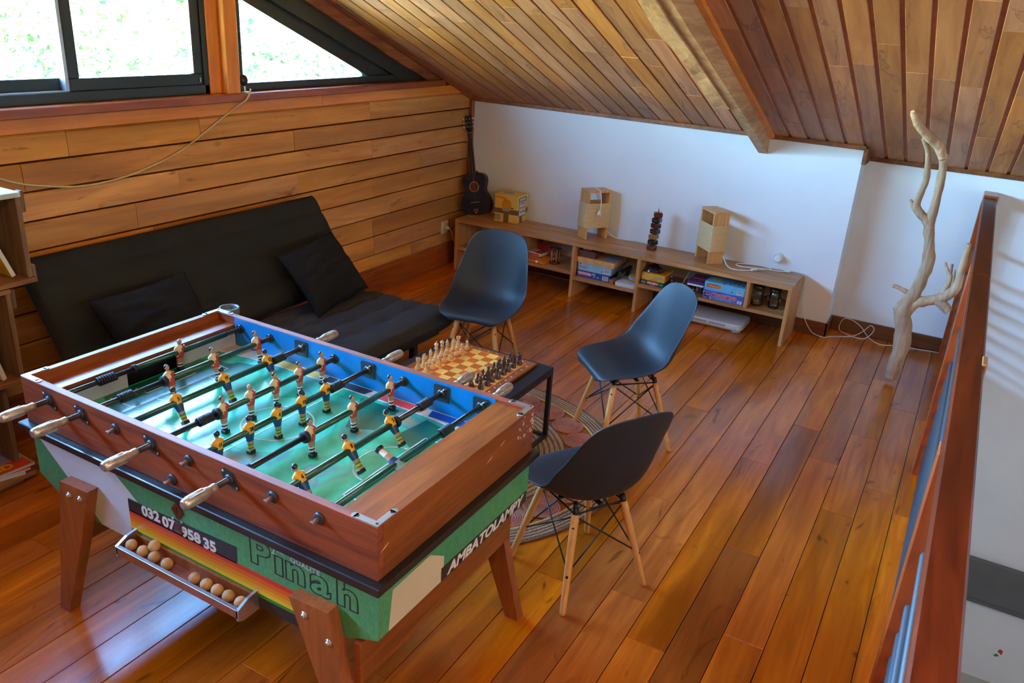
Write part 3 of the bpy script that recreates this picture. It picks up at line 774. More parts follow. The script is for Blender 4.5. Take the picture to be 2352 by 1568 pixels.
    cp.build('lock_plate', ['mahogany', 'black', 'steel'], t)
    # legs
    for (xa, xb, fa, fb_) in ((-2.463, -2.316, -2.598, -2.545), (-1.411, -1.264, -1.175, -1.118)):
        for yy in (Y0-0.040, Y1-0.004):
            l = B(); ya, yb = yy, yy+0.042
            zt = 0.612
            l.prism([(xa, zt-0.008), (xb, zt), (xb+(fb_-xb)*0.30, zt*0.66), (fb_, 0.0), (fa, 0.0)], 'Y', ya, yb, 0)
            bl_ = []
            if yy < Y0:
                for (q, zz) in (((xa*0.68+xb*0.32) + (0.012 if xa > -2 else -0.004), zt-0.048), ((xa*0.3+xb*0.7) + (0.045 if xa > -2 else 0.0), zt-0.048 - (0.055 if xa > -2 else -0.006))):
                    bl_.append((q, zz))
            lo = l.build('leg', 'table_leg_wood', t, fix=True)
            for q, zz in bl_:
                bb = B().lathe([(0.0125, ya), (0.0125, ya-0.0025), (0.007, ya-0.003), (0.0065, ya-0.008), (0.003, ya-0.010)], (q, 0, zz), 12, 0, 'Y')
                bb.build('bolt', 'steel', lo, fix=True)
    for xc, za_, zb_ in ((-1.192, 0.365, 0.514), (-2.462, 0.330, 0.455)):
        B().cbox(xc-0.012, xc+0.012, Y0-0.002, Y1-0.002, za_, zb_, 0.002).build('cross_board', 'cabinet_wood_y', t)
    # corner brackets
    for cx_, cy_, sx_, sy_ in ((X0, Y0, 1, 1), (X1, Y0, -1, 1), (X0, Y1, 1, -1), (X1, Y1, -1, -1)):
        k = B(); z0, z1 = TOP, TOP+0.003; L = 0.085; W = 0.022
        def R(xa, xb, ya, yb): k.cbox(min(xa, xb), max(xa, xb), min(ya, yb), max(ya, yb), z0, z1, 0.0008)
        R(cx_+sx_*0.001, cx_+sx_*L, cy_+sy_*0.001, cy_+sy_*W); R(cx_+sx_*0.001, cx_+sx_*W, cy_+sy_*W, cy_+sy_*L)
        k.cyl((cx_+sx_*L, cy_+sy_*(W/2+0.0005), z0), (cx_+sx_*L, cy_+sy_*(W/2+0.0005), z1), W/2, None, 12)
        k.cyl((cx_+sx_*(W/2+0.0005), cy_+sy_*L, z0), (cx_+sx_*(W/2+0.0005), cy_+sy_*L, z1), W/2, None, 12)
        for (a, c) in ((0.011, 0.011), (L-0.01, 0.011), (0.011, L-0.01)): k.cyl((cx_+sx_*a, cy_+sy_*c, z1), (cx_+sx_*a, cy_+sy_*c, z1+0.0008), 0.004, None, 8, 1)
        k.build('corner_bracket', ['steel', 'dark_steel'], t)
    # worn paint chips on the right end near the back corner
    ch = B(); r_ = random.Random(4)
    for i in range(26):
        y = r_.uniform(2.16, 2.268); z = r_.uniform(0.84, 0.926); s_ = r_.uniform(0.002, 0.009)*(0.5 + (y-2.15)/0.12*0.7)
        ch.prism([(y-s_*r_.uniform(.6, 1.5), z-s_*0.5), (y+s_*0.4, z-s_), (y+s_*r_.uniform(.7, 1.4), z+s_*0.3), (y, z+s_*r_.uniform(.5, 1.2))], 'X', X1-0.0002, X1+0.0004)
    for y, z, s_ in ((1.98, 0.86, 0.011), (2.06, 0.885, 0.009), (1.44, 0.85, 0.012)):
        ch.prism([(y-s_*1.6, z-s_*0.5), (y+s_*0.5, z), (y+s_*1.6, z+s_*0.7), (y, z+s_*0.2)], 'X', X1-0.0002, X1+0.0004)
    ch.build('bare_wood_chip', 'paint_cream', t)['kind'] = 'stuff'
    # ball return tray
    tray = B(); xa, xb = -2.138, -1.585
    tray.prism([(1.415, 0.500), (1.415, 0.445), (1.345, 0.452), (1.333, 0.463), (1.333, 0.492), (1.343, 0.492), (1.350, 0.468), (1.405, 0.463), (1.405, 0.500)], 'X', xa, xb, 0)
    tray.build('ball_tray', 'table_leg_wood', t, fix=True)
    rim = B()
    rim.cbox(xa, xb, 1.3315, 1.3445, 0.4915, 0.4945, 0.0006)
    for x_ in (xa-0.004, xb-0.006):
        prof = [(1.415, 0.517)] + [(1.374 - 0.041*math.sin(a), 0.512 - 0.016*math.sin(a)*1.2) for a in [i*PI/2/8 for i in range(9)]] + [(1.333, 0.455), (1.35, 0.447), (1.415, 0.447)]
        rim.prism(prof, 'X', x_, x_+0.010)
    rim.build('tray_rim', 'steel', t, fix=True)
    # small knobs on the front panel
    for kx, kz in ((-2.171, 0.884), (-1.832, 0.886), (-1.918, 0.789), (-1.490, 0.887), (-1.319, 0.883)):
        kb_ = B(); kb_.lathe([(0.0185, Y0), (0.0185, Y0-0.005), (0.010, Y0-0.007)], (kx, 0, kz), 16, 0, 'Y')
        kb_.cyl((kx, Y0-0.004, kz), (kx-0.002, Y0-0.026, kz-0.003), 0.0065, 0.005, 8, 1).cbox(kx-0.011, kx+0.006, Y0-0.030, Y0-0.020, kz-0.008, kz+0.002, 0.002, 1)
        kb_.build('bearing_cap', ['escutcheon', 'rust_screw'], t, fix=True)
    # ashtray clipped on the far corner
    a = B(); a.lathe([(0.034, 0.852), (0.040, 0.885), (0.043, 0.915), (0.043, 0.923), (0.037, 0.924), (0.034, 0.915), (0.028, 0.875)], (-2.66, 2.327, 0), 24)
    a.build('ashtray', 'ashtray_grey', t)

    # ---- rods and players
    RX = [-2.508 + 0.17*i for i in range(8)]; RZ = 0.885
    rows = [  # (front handle?, team, tilt degrees (feet towards +x), [(y, number)])
        (True, 'red', -4, [(1.936, None)]),
        (True, 'red', 14, [(1.752, None), (1.956, None), (2.172, None)]),
        (False, 'yellow', 26, [(1.645, '5'), (1.855, '19'), (2.066, '12')]),
        (True, 'red', 2, [(1.690, None), (1.811, None), (1.930, None), (2.052, None), (2.174, None)]),
        (False, 'yellow', 3, [(1.516, '11'), (1.644, '28'), (1.767, '4'), (1.884, '13'), (2.006, '10')]),
        (True, 'red', 4, [(1.743, None), (1.952, None), (2.163, None)]),
        (False, 'yellow', 36, [(1.520, '6'), (1.739, '8'), (1.950, '3')]),
        (False, 'keeper', -112, [(1.755, None)]),
    ]
    PM = ['skin', 'jersey_yellow', 'jersey_red', 'jersey_cream', 'shorts_blue', 'hair_black', 'white', 'green', 'keeper_blue', 'black']
    def player(team, num, hair):
        b = B(); SKIN, YEL, RED, CRE, BLU, HAIR, WHI, GRE, KEE, BLK = range(10)
        rings = [(-0.070, .0075, .0100), (-0.062, .0080, .0105), (-0.056, .0082, .0108), (-0.050, .0086, .0112), (-0.044, .0090, .0118), (-0.034, .0095, .0130), (-0.024, .0105, .0150),
                 (-0.016, .0118, .0172), (-0.006, .0128, .0182), (0.004, .0132, .0186), (0.013, .0130, .0196), (0.020, .0118, .0205), (0.0245, .0095, .0180), (0.0275, .0072, .0115), (0.030, .0055, .0062), (0.034, .0052, .0058)]
        n = 16
        vs = [(rx*math.cos(2*PI*a/n), ry*math.sin(2*PI*a/n), z) for z, rx, ry in rings for a in range(n)]
        b.add(vs, [], 0)
        for i in range(len(rings)-1):
            z = (rings[i][0]+rings[i+1][0])/2
            for a in range(n):
                an = 2*PI*(a+0.5)/n; cx_ = math.cos(an); sy_ = math.sin(an)
                if z > 0.029: mi = SKIN
                elif team == 'yellow':
                    mi = YEL if z > -0.006 else BLU if z > -0.030 else SKIN if z > -0.046 else (YEL if i % 2 == 0 else GRE)
                elif team == 'red':
                    if z > -0.020: mi = (CRE if sy_ < 0.30 + (z-0.02)*30 else RED)
                    elif z > -0.026: mi = RED
                    elif z > -0.046: mi = SKIN
                    else: mi = WHI if i % 2 else BLK
                else:
                    mi = KEE if z > -0.006 else BLU if z > -0.024 else SKIN if z > -0.04 else WHI
                b.f.append((i*n+a, i*n+(a+1) % n, (i+1)*n+(a+1) % n, (i+1)*n+a)); b.m.append(mi); b.sm.append(True)
        # arms hugging the sides
        sh = {'yellow': YEL, 'red': CRE, 'keeper': KEE}[team]
        for sgn in (-1, 1):
            b.tube([(0, sgn*0.0175, 0.021), (0.001, sgn*0.0205, 0.012), (0.003, sgn*0.0200, 0.0)], [0.0055, 0.005, 0.004], 8, sh if not (team == 'red' and sgn > 0) else RED)
        # head, hair, nose, ears
        b.sphere((0.001, 0, 0.0425), 0.0098, 10, SKIN, (0.98, 0.86, 1.18))
        b.sphere((0.0105, 0, 0.0415), 0.0019, 5, SKIN, (1, .8, 1.4))
        for sgn in (-1, 1): b.sphere((0.0, sgn*0.0085, 0.042), 0.0022, 5, SKIN, (1, .6, 1.3))
        if hair: b.sphere((-0.0016, 0, 0.0452), 0.0103, 10, HAIR, (0.93, 0.93, 0.98))
        for sgn in (-1, 1): b.sphere((0.0092, sgn*0.0032, 0.0440), 0.0011, 4, BLK)
        # foot block
        b.cbox(-0.009, 0.013, -0.0115, 0.0115, -0.0815, -0.068, 0.002, BLK if team != 'keeper' else BLK)
        if num: b.text(num, 0.0185, T((-0.0136, 0.0, 0.0095), PI/2, 0, -PI/2), BLK, sx=0.8, depth=0.0012, bold=0.0003)
        return b
    r_ = random.Random(2)
    for i, (front, team, tilt, men) in enumerate(rows):
        x = RX[i]; ya, yb = Y0, Y1
        rb = B(); ys = [m_[0] for m_ in men]
        if front:
            ye = Y0 - 0.066; yt = ys[0] - 0.02 if i in (1, 3, 5) else 1.735
            rb.cyl((x, ye, RZ), (x, yt, RZ), 0.0093, None, 12, 0)
            rb.cyl((x, yt, RZ), (x, Y1-0.075 if i else 2.165, RZ), 0.0112, None, 14, 1)
            rb.cyl((x, 2.1, RZ), (x, Y1-0.028, RZ), 0.0052, None, 10, 0)
        else:
            ye = Y1 + 0.075; yt = ys[-1] + 0.02 if i != 7 else 1.99
            rb.cyl((x, yt, RZ), (x, ye, RZ), 0.0093, None, 12, 0)
            rb.cyl((x, Y0+0.065, RZ), (x, yt, RZ), 0.0112, None, 14, 1)
            rb.cyl((x, Y0+0.028, RZ), (x, Y0+0.1, RZ), 0.0052, None, 10, 0)
        rod = rb.build('rod', ['dark_steel', 'rod_green'], t)
        # handle: waisted, faceted grip
        hb = B(); s_ = -1 if front else 1
        h0 = ye + s_*-0.012
        prof = [(0.0120, 0.0), (0.0138, 0.004), (0.0130, 0.016), (0.0122, 0.022), (0.0155, 0.034), (0.0170, 0.055), (0.0178, 0.080), (0.0172, 0.104), (0.0150, 0.113), (0.0105, 0.117)]
        hb.lathe([(r, h0 + s_*z) for r, z in prof], (x, 0, RZ), 16, 0, 'Y')
        for a in range(8):
            an = 2*PI*a/8 + 0.2
            hb.cbox(-0.0028, 0.0028, -0.026, 0.026, -0.0012, 0.0012, 0.0006)
            k0 = len(hb.v) - 24
            hb.xf(T((x + 0.0172*math.cos(an), h0 + s_*0.070, RZ + 0.0172*math.sin(an)), 0, PI/2 - an, 0), k0)
        hb.build('handle', 'worn_aluminium', rod, fix=True)
        # escutcheon plates where the rod passes through the wall
        pb = B()
        yy = Y0 if front else Y1 - 0.0285
        sgn = -1
        pts = [(x-0.034, RZ+0.020), (x-0.022, RZ+0.030), (x+0.012, RZ+0.022), (x+0.034, RZ-0.018), (x+0.030, RZ-0.030), (x+0.022, RZ-0.030), (x-0.012, RZ-0.022), (x-0.034, RZ+0.010)]
        if not front: pts = [(x-0.032, RZ-0.032), (x+0.032, RZ-0.032), (x+0.034, RZ+0.028), (x+0.028, RZ+0.032), (x-0.028, RZ+0.032), (x-0.034, RZ+0.028)]
        pb.prism(pts, 'Y', yy-0.0045, yy, 0)
        pb.lathe([(0.0175, yy-0.004), (0.0165, yy-0.008), (0.0128, yy-0.012), (0.0096, yy-0.012)], (x, 0, RZ), 16, 0, 'Y')
        for dx, dz in (((-0.026, 0.019), (0.026, -0.022)) if front else ((0.022, 0.021), (-0.024, -0.024))):
            pb.sphere((x+dx, yy-0.0045, RZ+dz), 0.0048, 6, 1, (1, 0.5, 1))
        pb.build('escutcheon', ['escutcheon', 'steel' if front else 'dark_steel'], rod, fix=True)
        if not front:
            lv = B(); lv.cyl((x+0.006, yy-0.006, RZ+0.012), (x+0.020, yy-0.016, RZ+0.026), 0.003, None, 6, 0).sphere((x+0.008, yy-0.012, RZ+0.012), 0.005, 6, 0)
            lv.build('grub_screw', 'steel', rod)
        # bumper: big coils on the tube, thin spring on the far end with its cap
        def coil(y0, y1, R, wr, turns, name, mat):
            c = B(); n = turns*10
            c.tube([(x + R*math.cos(2*PI*k/10), y0 + (y1-y0)*k/n, RZ + R*math.sin(2*PI*k/10)) for k in range(n+1)], wr, 5, 0)
            c.build(name, mat, rod)
        def collar(y, r, wd_):
            B().lathe([(0.009, y-wd_/2), (r, y-wd_/2), (r*1.05, y), (r, y+wd_/2), (0.009, y+wd_/2)], (x, 0, RZ), 16, 0, 'Y').build('collar', 'black_rubber', rod, fix=True)
        by = {0: (1.585, 1.655), 1: (1.545, 1.60), 3: (1.585, 1.645), 5: (1.435, 1.485), 2: (2.088, 2.145), 4: (2.03, 2.09), 6: (2.105, 2.165), 7: (1.99, 2.05)}[i]
        coil(by[0], by[1], 0.0142, 0.0040, 7, 'bumper_coil', 'black_rubber')
        if i in (0, 3, 5, 6): collar({0: 1.735, 3: 1.665, 5: 1.718, 6: 1.972}[i], 0.0205 if i != 0 else 0.015, 0.012)
        elif i == 1: collar(1.728, 0.0195, 0.012)
        if front:
            coil(Y1-0.078 if i else 2.165, Y1-0.032, 0.0088, 0.0016, 8, 'spring', 'dark_steel')
            B().lathe([(0.008, Y1-0.034), (0.0185, Y1-0.036), (0.0195, Y1-0.0285), (0.008, Y1-0.0285)], (x, 0, RZ), 16, 0, 'Y').build('end_cap', 'black_plastic', rod, fix=True)
        else:
            coil(Y0+0.032, Y0+0.068, 0.0088, 0.0016, 8, 'spring', 'dark_steel')
        # the players of this rod
        for k, (y, num) in enumerate(men):
            hair = not (team == 'red' and ((i == 0) or (i == 3 and k == 1)))
            pb_ = player(team, num, hair)
            face = 0.0 if team == 'red' else PI
            # feet swing towards +x by the tilt
            M = T((x, y, RZ)) @ Matrix.Rotation(math.radians(-tilt), 4, 'Y') @ Matrix.Rotation(face, 4, 'Z')
            pb_.xf(M)
            pb_.build('player', PM, rod)
    return t
football_table()
# cork balls resting in the tray
BALLS = [(-2.113, 0), (-2.055, 0), (-2.000, 0), (-1.940, 0), (-1.812, 0), (-1.760, 0), (-1.712, 0), (-1.664, 0), (-1.612, 0)]
ORD = ['first', 'second', 'third', 'fourth', 'fifth', 'sixth', 'seventh', 'eighth', 'ninth', 'tenth', 'eleventh', 'twelfth', 'thirteenth', 'fourteenth', 'fifteenth', 'sixteenth']
for i, (bx, k) in enumerate(BALLS):
    grp = 'left-hand cluster' if i < 4 else 'right-hand row'
    j = i if i < 4 else i - 4
    o = B().sphere((0, 0, 0), 0.0195, 14).build('football_ball', 'ball_cork', None, (bx, 1.372, 0.4855), (random.random()*3, random.random()*3, 0))
    o['label'] = f'cork ball in the table tray, {ORD[j]} from the left of the {grp}'; o['category'] = 'ball'; o['group'] = 'cork balls in the football table tray'
o = B().sphere((0, 0, 0), 0.0195, 14).build('football_ball', 'ball_cork', None, (-2.022, 1.392, 0.508))
o['label'] = 'cork ball perched behind the others at the left of the table tray'; o['category'] = 'ball'; o['group'] = 'cork balls in the football table tray'

# ================================================================== CHAIRS (moulded shell on wooden dowel legs)
def make_chair(label, loc, rz):
    S = 1.06
    t = thing('shell_chair', label, 'chair', loc, (0, 0, rz), 'moulded chairs with wooden legs')
    # profile of the shell along its middle: (x forward, z up), half width, lift of the side edges, forward curl of the edges
    P = [ (0.228, 0.404, 0.120, -0.010, 0.00), (0.226, 0.424, 0.165, -0.008, 0.00), (0.205, 0.434, 0.198, -0.003, 0.00), (0.160, 0.433, 0.218, 0.010, 0.00), (0.090, 0.422, 0.230, 0.030, 0.00), (0.010, 0.412, 0.234, 0.052, 0.005),
          (-0.070, 0.412, 0.236, 0.078, 0.020), (-0.130, 0.428, 0.236, 0.094, 0.045), (-0.170, 0.462, 0.233, 0.090, 0.070), (-0.194, 0.510, 0.228, 0.065, 0.082), (-0.212, 0.570, 0.221, 0.035, 0.080), (-0.228, 0.635, 0.212, 0.012, 0.070),
          (-0.243, 0.700, 0.201, 0.0, 0.055), (-0.257, 0.760, 0.186, -0.004, 0.038), (-0.267, 0.800, 0.162, -0.006, 0.024), (-0.273, 0.820, 0.125, -0.005, 0.014), (-0.276, 0.829, 0.070, -0.002, 0.004)]
    K = len(P); NU = 41; NV = 25
    def prof(u):
        s_ = u*(K-1); i = min(int(s_), K-2); f = s_ - i
        q = []
        for c in range(5):
            p0, p1, p2, p3 = (P[max(i-1, 0)][c], P[i][c], P[i+1][c], P[min(i+2, K-1)][c])
            q.append(0.5*((2*p1)+(p2-p0)*f+(2*p0-5*p1+4*p2-p3)*f*f+(3*p1-p0-3*p2+p3)*f**3))
        return q
    def fn(u, v):
        x, z, hw, lift, curl = prof(u); a = 2*v - 1
        e = abs(a)**2.6
        return (S*(x + curl*e), S*hw*a, S*(z + lift*e))
    b = B().grid(NU, NV, fn)
    sh = b.build('seat_shell', 'chair_shell', t)
    so = sh.modifiers.new('thick', 'SOLIDIFY'); so.thickness = 0.007; so.offset = 0
    sb_ = sh.modifiers.new('sub', 'SUBSURF'); sb_.levels = 1; sb_.render_levels = 1
    # legs
    tops = {}
    for sx in (1, -1):
        for sy in (1, -1):
            foot = Vector((sx*0.205, sy*0.205, 0.0)); top = Vector((0.118*sx + 0.01, 0.118*sy, 0.385))
            d = (top-foot)
            l = B(); q = foot.lerp(top, 0.03)
            l.tube([foot, q, foot.lerp(top, 0.5), foot.lerp(top, 0.93), top], [0.0105, 0.0125, 0.0155, 0.0165, 0.0150], 14)
            lo = l.build('leg', 'chair_leg_wood', t)
            tops[(sx, sy)] = (foot, top)
            bb = B(); out = Vector((sx, sy, 0)).normalized()
            for f_ in (0.40, 0.88):
                c = foot.lerp(top, f_) + out*0.0135
                bb.tube([c, c + out*0.0035], [0.0065, 0.0055], 10, 0)
            bb.tube([top - d.normalized()*0.012, top + d.normalized()*0.03], [0.012, 0.012], 8, 0)
            bb.build('leg_bolt', 'black_metal', lo)
    # wire bracing: a cross on every side, from high on one leg to lower on its neighbour
    cor = [(1, 1), (1, -1), (-1, -1), (-1, 1)]
    for i in range(4):
        a, c = cor[i], cor[(i+1) % 4]
        A0, A1 = tops[a]; C0, C1 = tops[c]
        w_ = B()
        w_.tube([A0.lerp(A1, 0.98), C0.lerp(C1, 0.42)], 0.0036, 6)
        w_.tube([C0.lerp(C1, 0.98), A0.lerp(A1, 0.42)], 0.0036, 6)
        w_.tube([A0.lerp(A1, 1.0), C0.lerp(C1, 1.0)], 0.0042, 6)
        w_.sphere(tuple(A0.lerp(A1, 0.42)*0.965 + Vector((0, 0, 0.004))), 0.0085, 6)
        w_.build('wire_brace', 'black_metal', t)
    m_ = B()
    for sx in (1, -1):
        for sy in (1, -1):
            tp = tops[(sx, sy)][1]
            m_.tube([tp, (tp.x*0.8, tp.y*0.9, 0.43*1.0)], [0.007, 0.010], 8)
    m_.cbox(-0.115, 0.125, -0.010, 0.010, 0.398, 0.408, 0.002).cbox(-0.01, 0.01, -0.125, 0.125, 0.398, 0.408, 0.002)
    m_.build('seat_mount', 'black_metal', t)
    return t
make_chair('black moulded chair nearest the camera, its back turned to us beside the football table', (-1.064, 2.680, 0), math.radians(150.2))
make_chair('black moulded chair on the right of the chess table, seen from its side', (-1.374, 3.908, 0), math.radians(225))
make_chair('black moulded chair behind the chess table, facing us in front of the shelf', (-2.47, 4.17, 0), math.radians(281))

# ================================================================== CHESS TABLE, BOARD AND PIECES
ct = thing('side_table', 'low square black metal table under the chess board', 'table', (-2.04, 3.295, 0))
H_ = 0.430
B().cbox(-0.337, 0.337, -0.355, 0.355, H_-0.018, H_, 0.002).build('tabletop', 'black_metal', ct)
fr = B(); fl = B()
for a in (-1, 1):
    fr.cbox(a*0.325-0.012, a*0.325+0.012, -0.355, 0.355, H_-0.042, H_-0.018, 0.0015)
    fl.cbox(a*0.325-0.012, a*0.325+0.012, -0.355, 0.355, 0.0, 0.024, 0.0015)
    fr.cbox(-0.313, 0.313, a*0.343-0.012, a*0.343+0.012, H_-0.042, H_-0.018, 0.0015)
fl.cbox(-0.313, 0.313, 0.331, 0.355, 0.0, 0.024, 0.0015)
fr.build('upper_frame', 'black_metal', ct); fl.build('lower_frame', 'black_metal', ct)
for sx in (-1, 1):
    for sy in (-1, 1):
        B().cbox(sx*0.325-0.012, sx*0.325+0.012, sy*0.343-0.012, sy*0.343+0.012, 0.024, H_-0.042, 0.0015).build('leg', 'black_metal', ct)

BX0, BY1, SQ = -2.268, 3.562, 0.0545
BZ = H_ + 0.016
cbd = thing('chess_board', 'wooden chess board with red-brown border lying on the black metal table', 'chess board', (0, 0, 0))
bx1, by0 = BX0 + 8*SQ, BY1 - 8*SQ
MB_ = 0.046
bb = B(); bb.cbox(BX0-MB_, bx1+MB_, by0-MB_, BY1+MB_, H_, BZ-0.001, 0.002)
bb.build('board_base', 'board_border', cbd)
ln = B()
for (xa, xb, ya, yb) in ((BX0-0.003, bx1+0.003, by0-0.003, by0), (BX0-0.003, bx1+0.003, BY1, BY1+0.003), (BX0-0.003, BX0, by0, BY1), (bx1, bx1+0.003, by0, BY1)): ln.box(xa, xb, ya, yb, BZ-0.002, BZ)
ln.build('inlay_line', 'board_maple', cbd)
for i in range(8):
    for j in range(8):
        B().box(-SQ/2, SQ/2, -SQ/2, SQ/2, -0.002, 0.0).build('square', 'board_walnut' if (i+j) % 2 == 0 else 'board_maple', cbd, (BX0+(i+.5)*SQ, by0+(j+.5)*SQ, BZ))
for i in range(8):
    d1 = B().text('abcdefgh'[i].upper(), 0.014, T((bx1+0.022, by0+(i+.5)*SQ, BZ-0.0004), 0, 0, PI/2), 0); d1.build('coordinate_letter', 'white', cbd)
    d2 = B().text(str(i+1), 0.014, T((BX0+(i+.5)*SQ, BY1+0.022, BZ-0.0004), 0, 0, PI/2), 0); d2.build('coordinate_number', 'white', cbd)
def base(r, h): return [(r*0.98, 0), (r, 0.003), (r, 0.008), (r*0.86, 0.011), (r*0.92, 0.014), (r*0.70, 0.020)]
def piece(kind):
    b = B()
    if kind == 'pawn':
        b.lathe(base(.0150, 0) + [(.0075, .026), (.0055, .034), (.0090, .037), (.0060, .039)], n=16).sphere((0, 0, .0455), .0082, 8)
    elif kind == 'rook':
        b.lathe(base(.0165, 0) + [(.0095, .028), (.0082, .044), (.0118, .049), (.0122, .060), (.0085, .060), (.0080, .056)], n=16)
        for k in range(6): an = k*PI/3; b.cbox(-.0022, .0022, -.003, .003, 0, .004, .0005); b.xf(T((.0105*math.cos(an), .0105*math.sin(an), .059), 0, 0, an), len(b.v)-24)
    elif kind == 'knight':
        b.lathe(base(.0165, 0) + [(.0115, .024), (.0100, .028)], n=16)
        pr = [(-.011, .026), (-.012, .040), (-.009, .055), (-.003, .066), (.001, .073), (.003, .066), (.010, .060), (.017, .051), (.016, .046), (.008, .047), (.004, .044), (.009, .034), (.010, .026)]
        b.prism(pr, 'Y', -.0062, .0062); b.prism([(p[0]*0.8-.001, p[1]*0.94+.003) for p in pr], 'Y', -.0085, .0085)
    elif kind == 'bishop':
        b.lathe(base(.0165, 0) + [(.0085, .028), (.0058, .046), (.0105, .049), (.0068, .052), (.0088, .058), (.0092, .064), (.0060, .072), (.0022, .077)], n=16).sphere((0, 0, .079), .0030, 6)
    elif kind == 'queen':
        b.lathe(base(.0185, 0) + [(.0095, .030), (.0062, .056), (.0118, .059), (.0075, .063), (.0085, .070), (.0125, .082), (.0100, .084), (.0055, .088)], n=16).sphere((0, 0, .0905), .0040, 6)
    else:
        b.lathe(base(.0185, 0) + [(.0098, .031), (.0066, .060), (.0125, .063), (.0078, .067), (.0090, .075), (.0118, .087), (.0092, .091), (.0030, .094)], n=16)
        b.cbox(-.0018, .0018, -.0018, .0018, .092, .106, .0004).cbox(-.0018, .0018, -.0055, .0055, .0975, .1015, .0004)
    return b
ROW = ['rook', 'knight', 'bishop', 'king', 'queen', 'bishop', 'knight', 'rook']
PMESH = {}
r_ = random.Random(8)
for side, mat, tone in (('light', 'boxwood', 'pale boxwood'), ('dark', 'dark_rosewood', 'dark brown wooden')):
    for rank in (0, 1):
        for j in range(8):
            kind = 'pawn' if rank else ROW[j]
            if (kind, side) not in PMESH: PMESH[(kind, side)] = piece(kind).mesh('chess_'+kind, mat)
            c = (rank if side == 'light' else 7 - rank)
            px_, py_ = BX0+(c+.5)*SQ, by0+(j+.5)*SQ
            lab = f'{tone} chess {kind}, {ORD[j]} from the near end of the {"pawn row" if rank else "back row"}'
            if kind in ('king', 'queen'): lab = f'{tone} chess {kind} in the middle of its back row'
            o = link('chess_'+kind, PMESH[(kind, side)], None, (px_+r_.uniform(-.003, .003), py_+r_.uniform(-.003, .003), BZ), (0, 0, (0 if side == 'light' else PI) + r_.uniform(-.5, .5)))
            o['label'] = lab; o['category'] = 'chess piece'; o['group'] = f'{tone} chess pieces on the board'

# ================================================================== ROUND WOVEN RUG
rug = thing('round_rug', 'round braided jute rug with spiral coils under the chess table', 'rug', (-2.07, 3.252, 0.0015))
def rings(r0, r1, pitch, mats_of, name):
    b = B(); k = 0; r = r0
    while r < r1:
        b.tube([(r*math.cos(2*PI*i/96), r*math.sin(2*PI*i/96), 0.0045 + 0.0008*math.sin(i*2.4+k)) for i in range(96)], pitch*0.54, 5, mats_of(k), closed=True); r += pitch; k += 1
    o = b.build(name, ['rug_jute', 'rug_jute_dark'], rug); o['kind'] = 'stuff'
rings(0.800, 0.906, 0.0098, lambda k: 1 if k % 2 or k > 8 else 0, 'braided_border')
rings(0.02, 0.612, 0.0098, lambda k: (0 if k % 3 else 1), 'braided_centre')
cm = B()
for k in range(8):
    cm.tube([((0.008+k*0.0112)*math.cos(2*PI*i/28), (0.008+k*0.0112)*math.sin(2*PI*i/28), 0.0048) for i in range(28)], 0.0058, 5, 0, closed=True)
cmesh = cm.mesh('coil', 'rug_terracotta')
for k in range(24):
    an = 2*PI*k/24 + 0.18
    link('coil', cmesh, rug, (0.706*math.cos(an), 0.706*math.sin(an), 0.0))
B().torus((0, 0, 0.005), 0.797, 0.006, 72, 6).build('straw_binding', 'rug_straw', rug)

# ================================================================== SOFA BED AND CUSHIONS
sofa = thing('sofa_bed', 'black fold-down sofa bed with tufted seat along the wooden siding wall', 'sofa', (0, 0, 0))
def mattress(L, W, thick, rows_, tufts, seed, edge=10, dip=0.03, puff=0.02):
    """slab: L along local Y, W along local X, z up; returns builder with tufted top"""
    NU, NV = 90, 40; b = B()
    def top(u, v):
        a, c = 2*u-1, 2*v-1
        e = max(0.0, 1-abs(a)**26)**0.5*max(0.0, 1-abs(c)**12)**0.5
        x, y = c*W/2, a*L/2
        z = thick/2*e
        for rx in rows_:
            z -= 0.013*math.exp(-((x-rx)/0.011)**2)*e + 0.006*math.exp(-((x-rx)/0.05)**2)*e
        for tx_, ty_ in tufts:
            d2 = ((x-tx_)/0.035)**2 + ((y-ty_)/0.05)**2
            if d2 < 9: z -= dip*0.8*math.exp(-d2)*e
        z += 0.006*noise.noise((x*5, y*5, seed))*e
        return (x, y, z)
    def botm(u, v):
        a, c = 2*u-1, 2*v-1
        e = max(0.0, 1-abs(a)**26)**0.5*max(0.0, 1-abs(c)**12)**0.5
        return (c*W/2, a*L/2, -thick/2*e)
    b.grid(NU, NV, lambda u, v: top(u, v)); b.grid(NU, NV, lambda u, v: botm(1-u, v))
    # flip if needed is left to the normal recalculation
    return b
Ls = 2.06; yc = 3.14
tuf = [(rx, (k+0.5*(i % 2))*0.27 - Ls/2 + 0.13) for i, rx in enumerate((-0.27, -0.12, 0.03, 0.19)) for k in range(8)]
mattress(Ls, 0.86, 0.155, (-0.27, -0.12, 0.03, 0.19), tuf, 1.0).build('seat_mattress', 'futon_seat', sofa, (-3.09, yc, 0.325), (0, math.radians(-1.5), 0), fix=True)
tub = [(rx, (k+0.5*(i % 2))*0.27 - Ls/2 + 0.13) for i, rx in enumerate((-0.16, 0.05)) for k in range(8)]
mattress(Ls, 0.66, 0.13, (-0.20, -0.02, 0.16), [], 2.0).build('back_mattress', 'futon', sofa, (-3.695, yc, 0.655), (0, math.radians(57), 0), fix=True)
B().cbox(-3.45, -2.75, 2.2, 4.1, 0.215, 0.245, 0.004).build('base_frame', 'black_metal', sofa)
B().cbox(-3.62, -3.58, 2.3, 4.0, 0.05, 0.26, 0.004).build('rear_rail', 'black_metal', sofa)
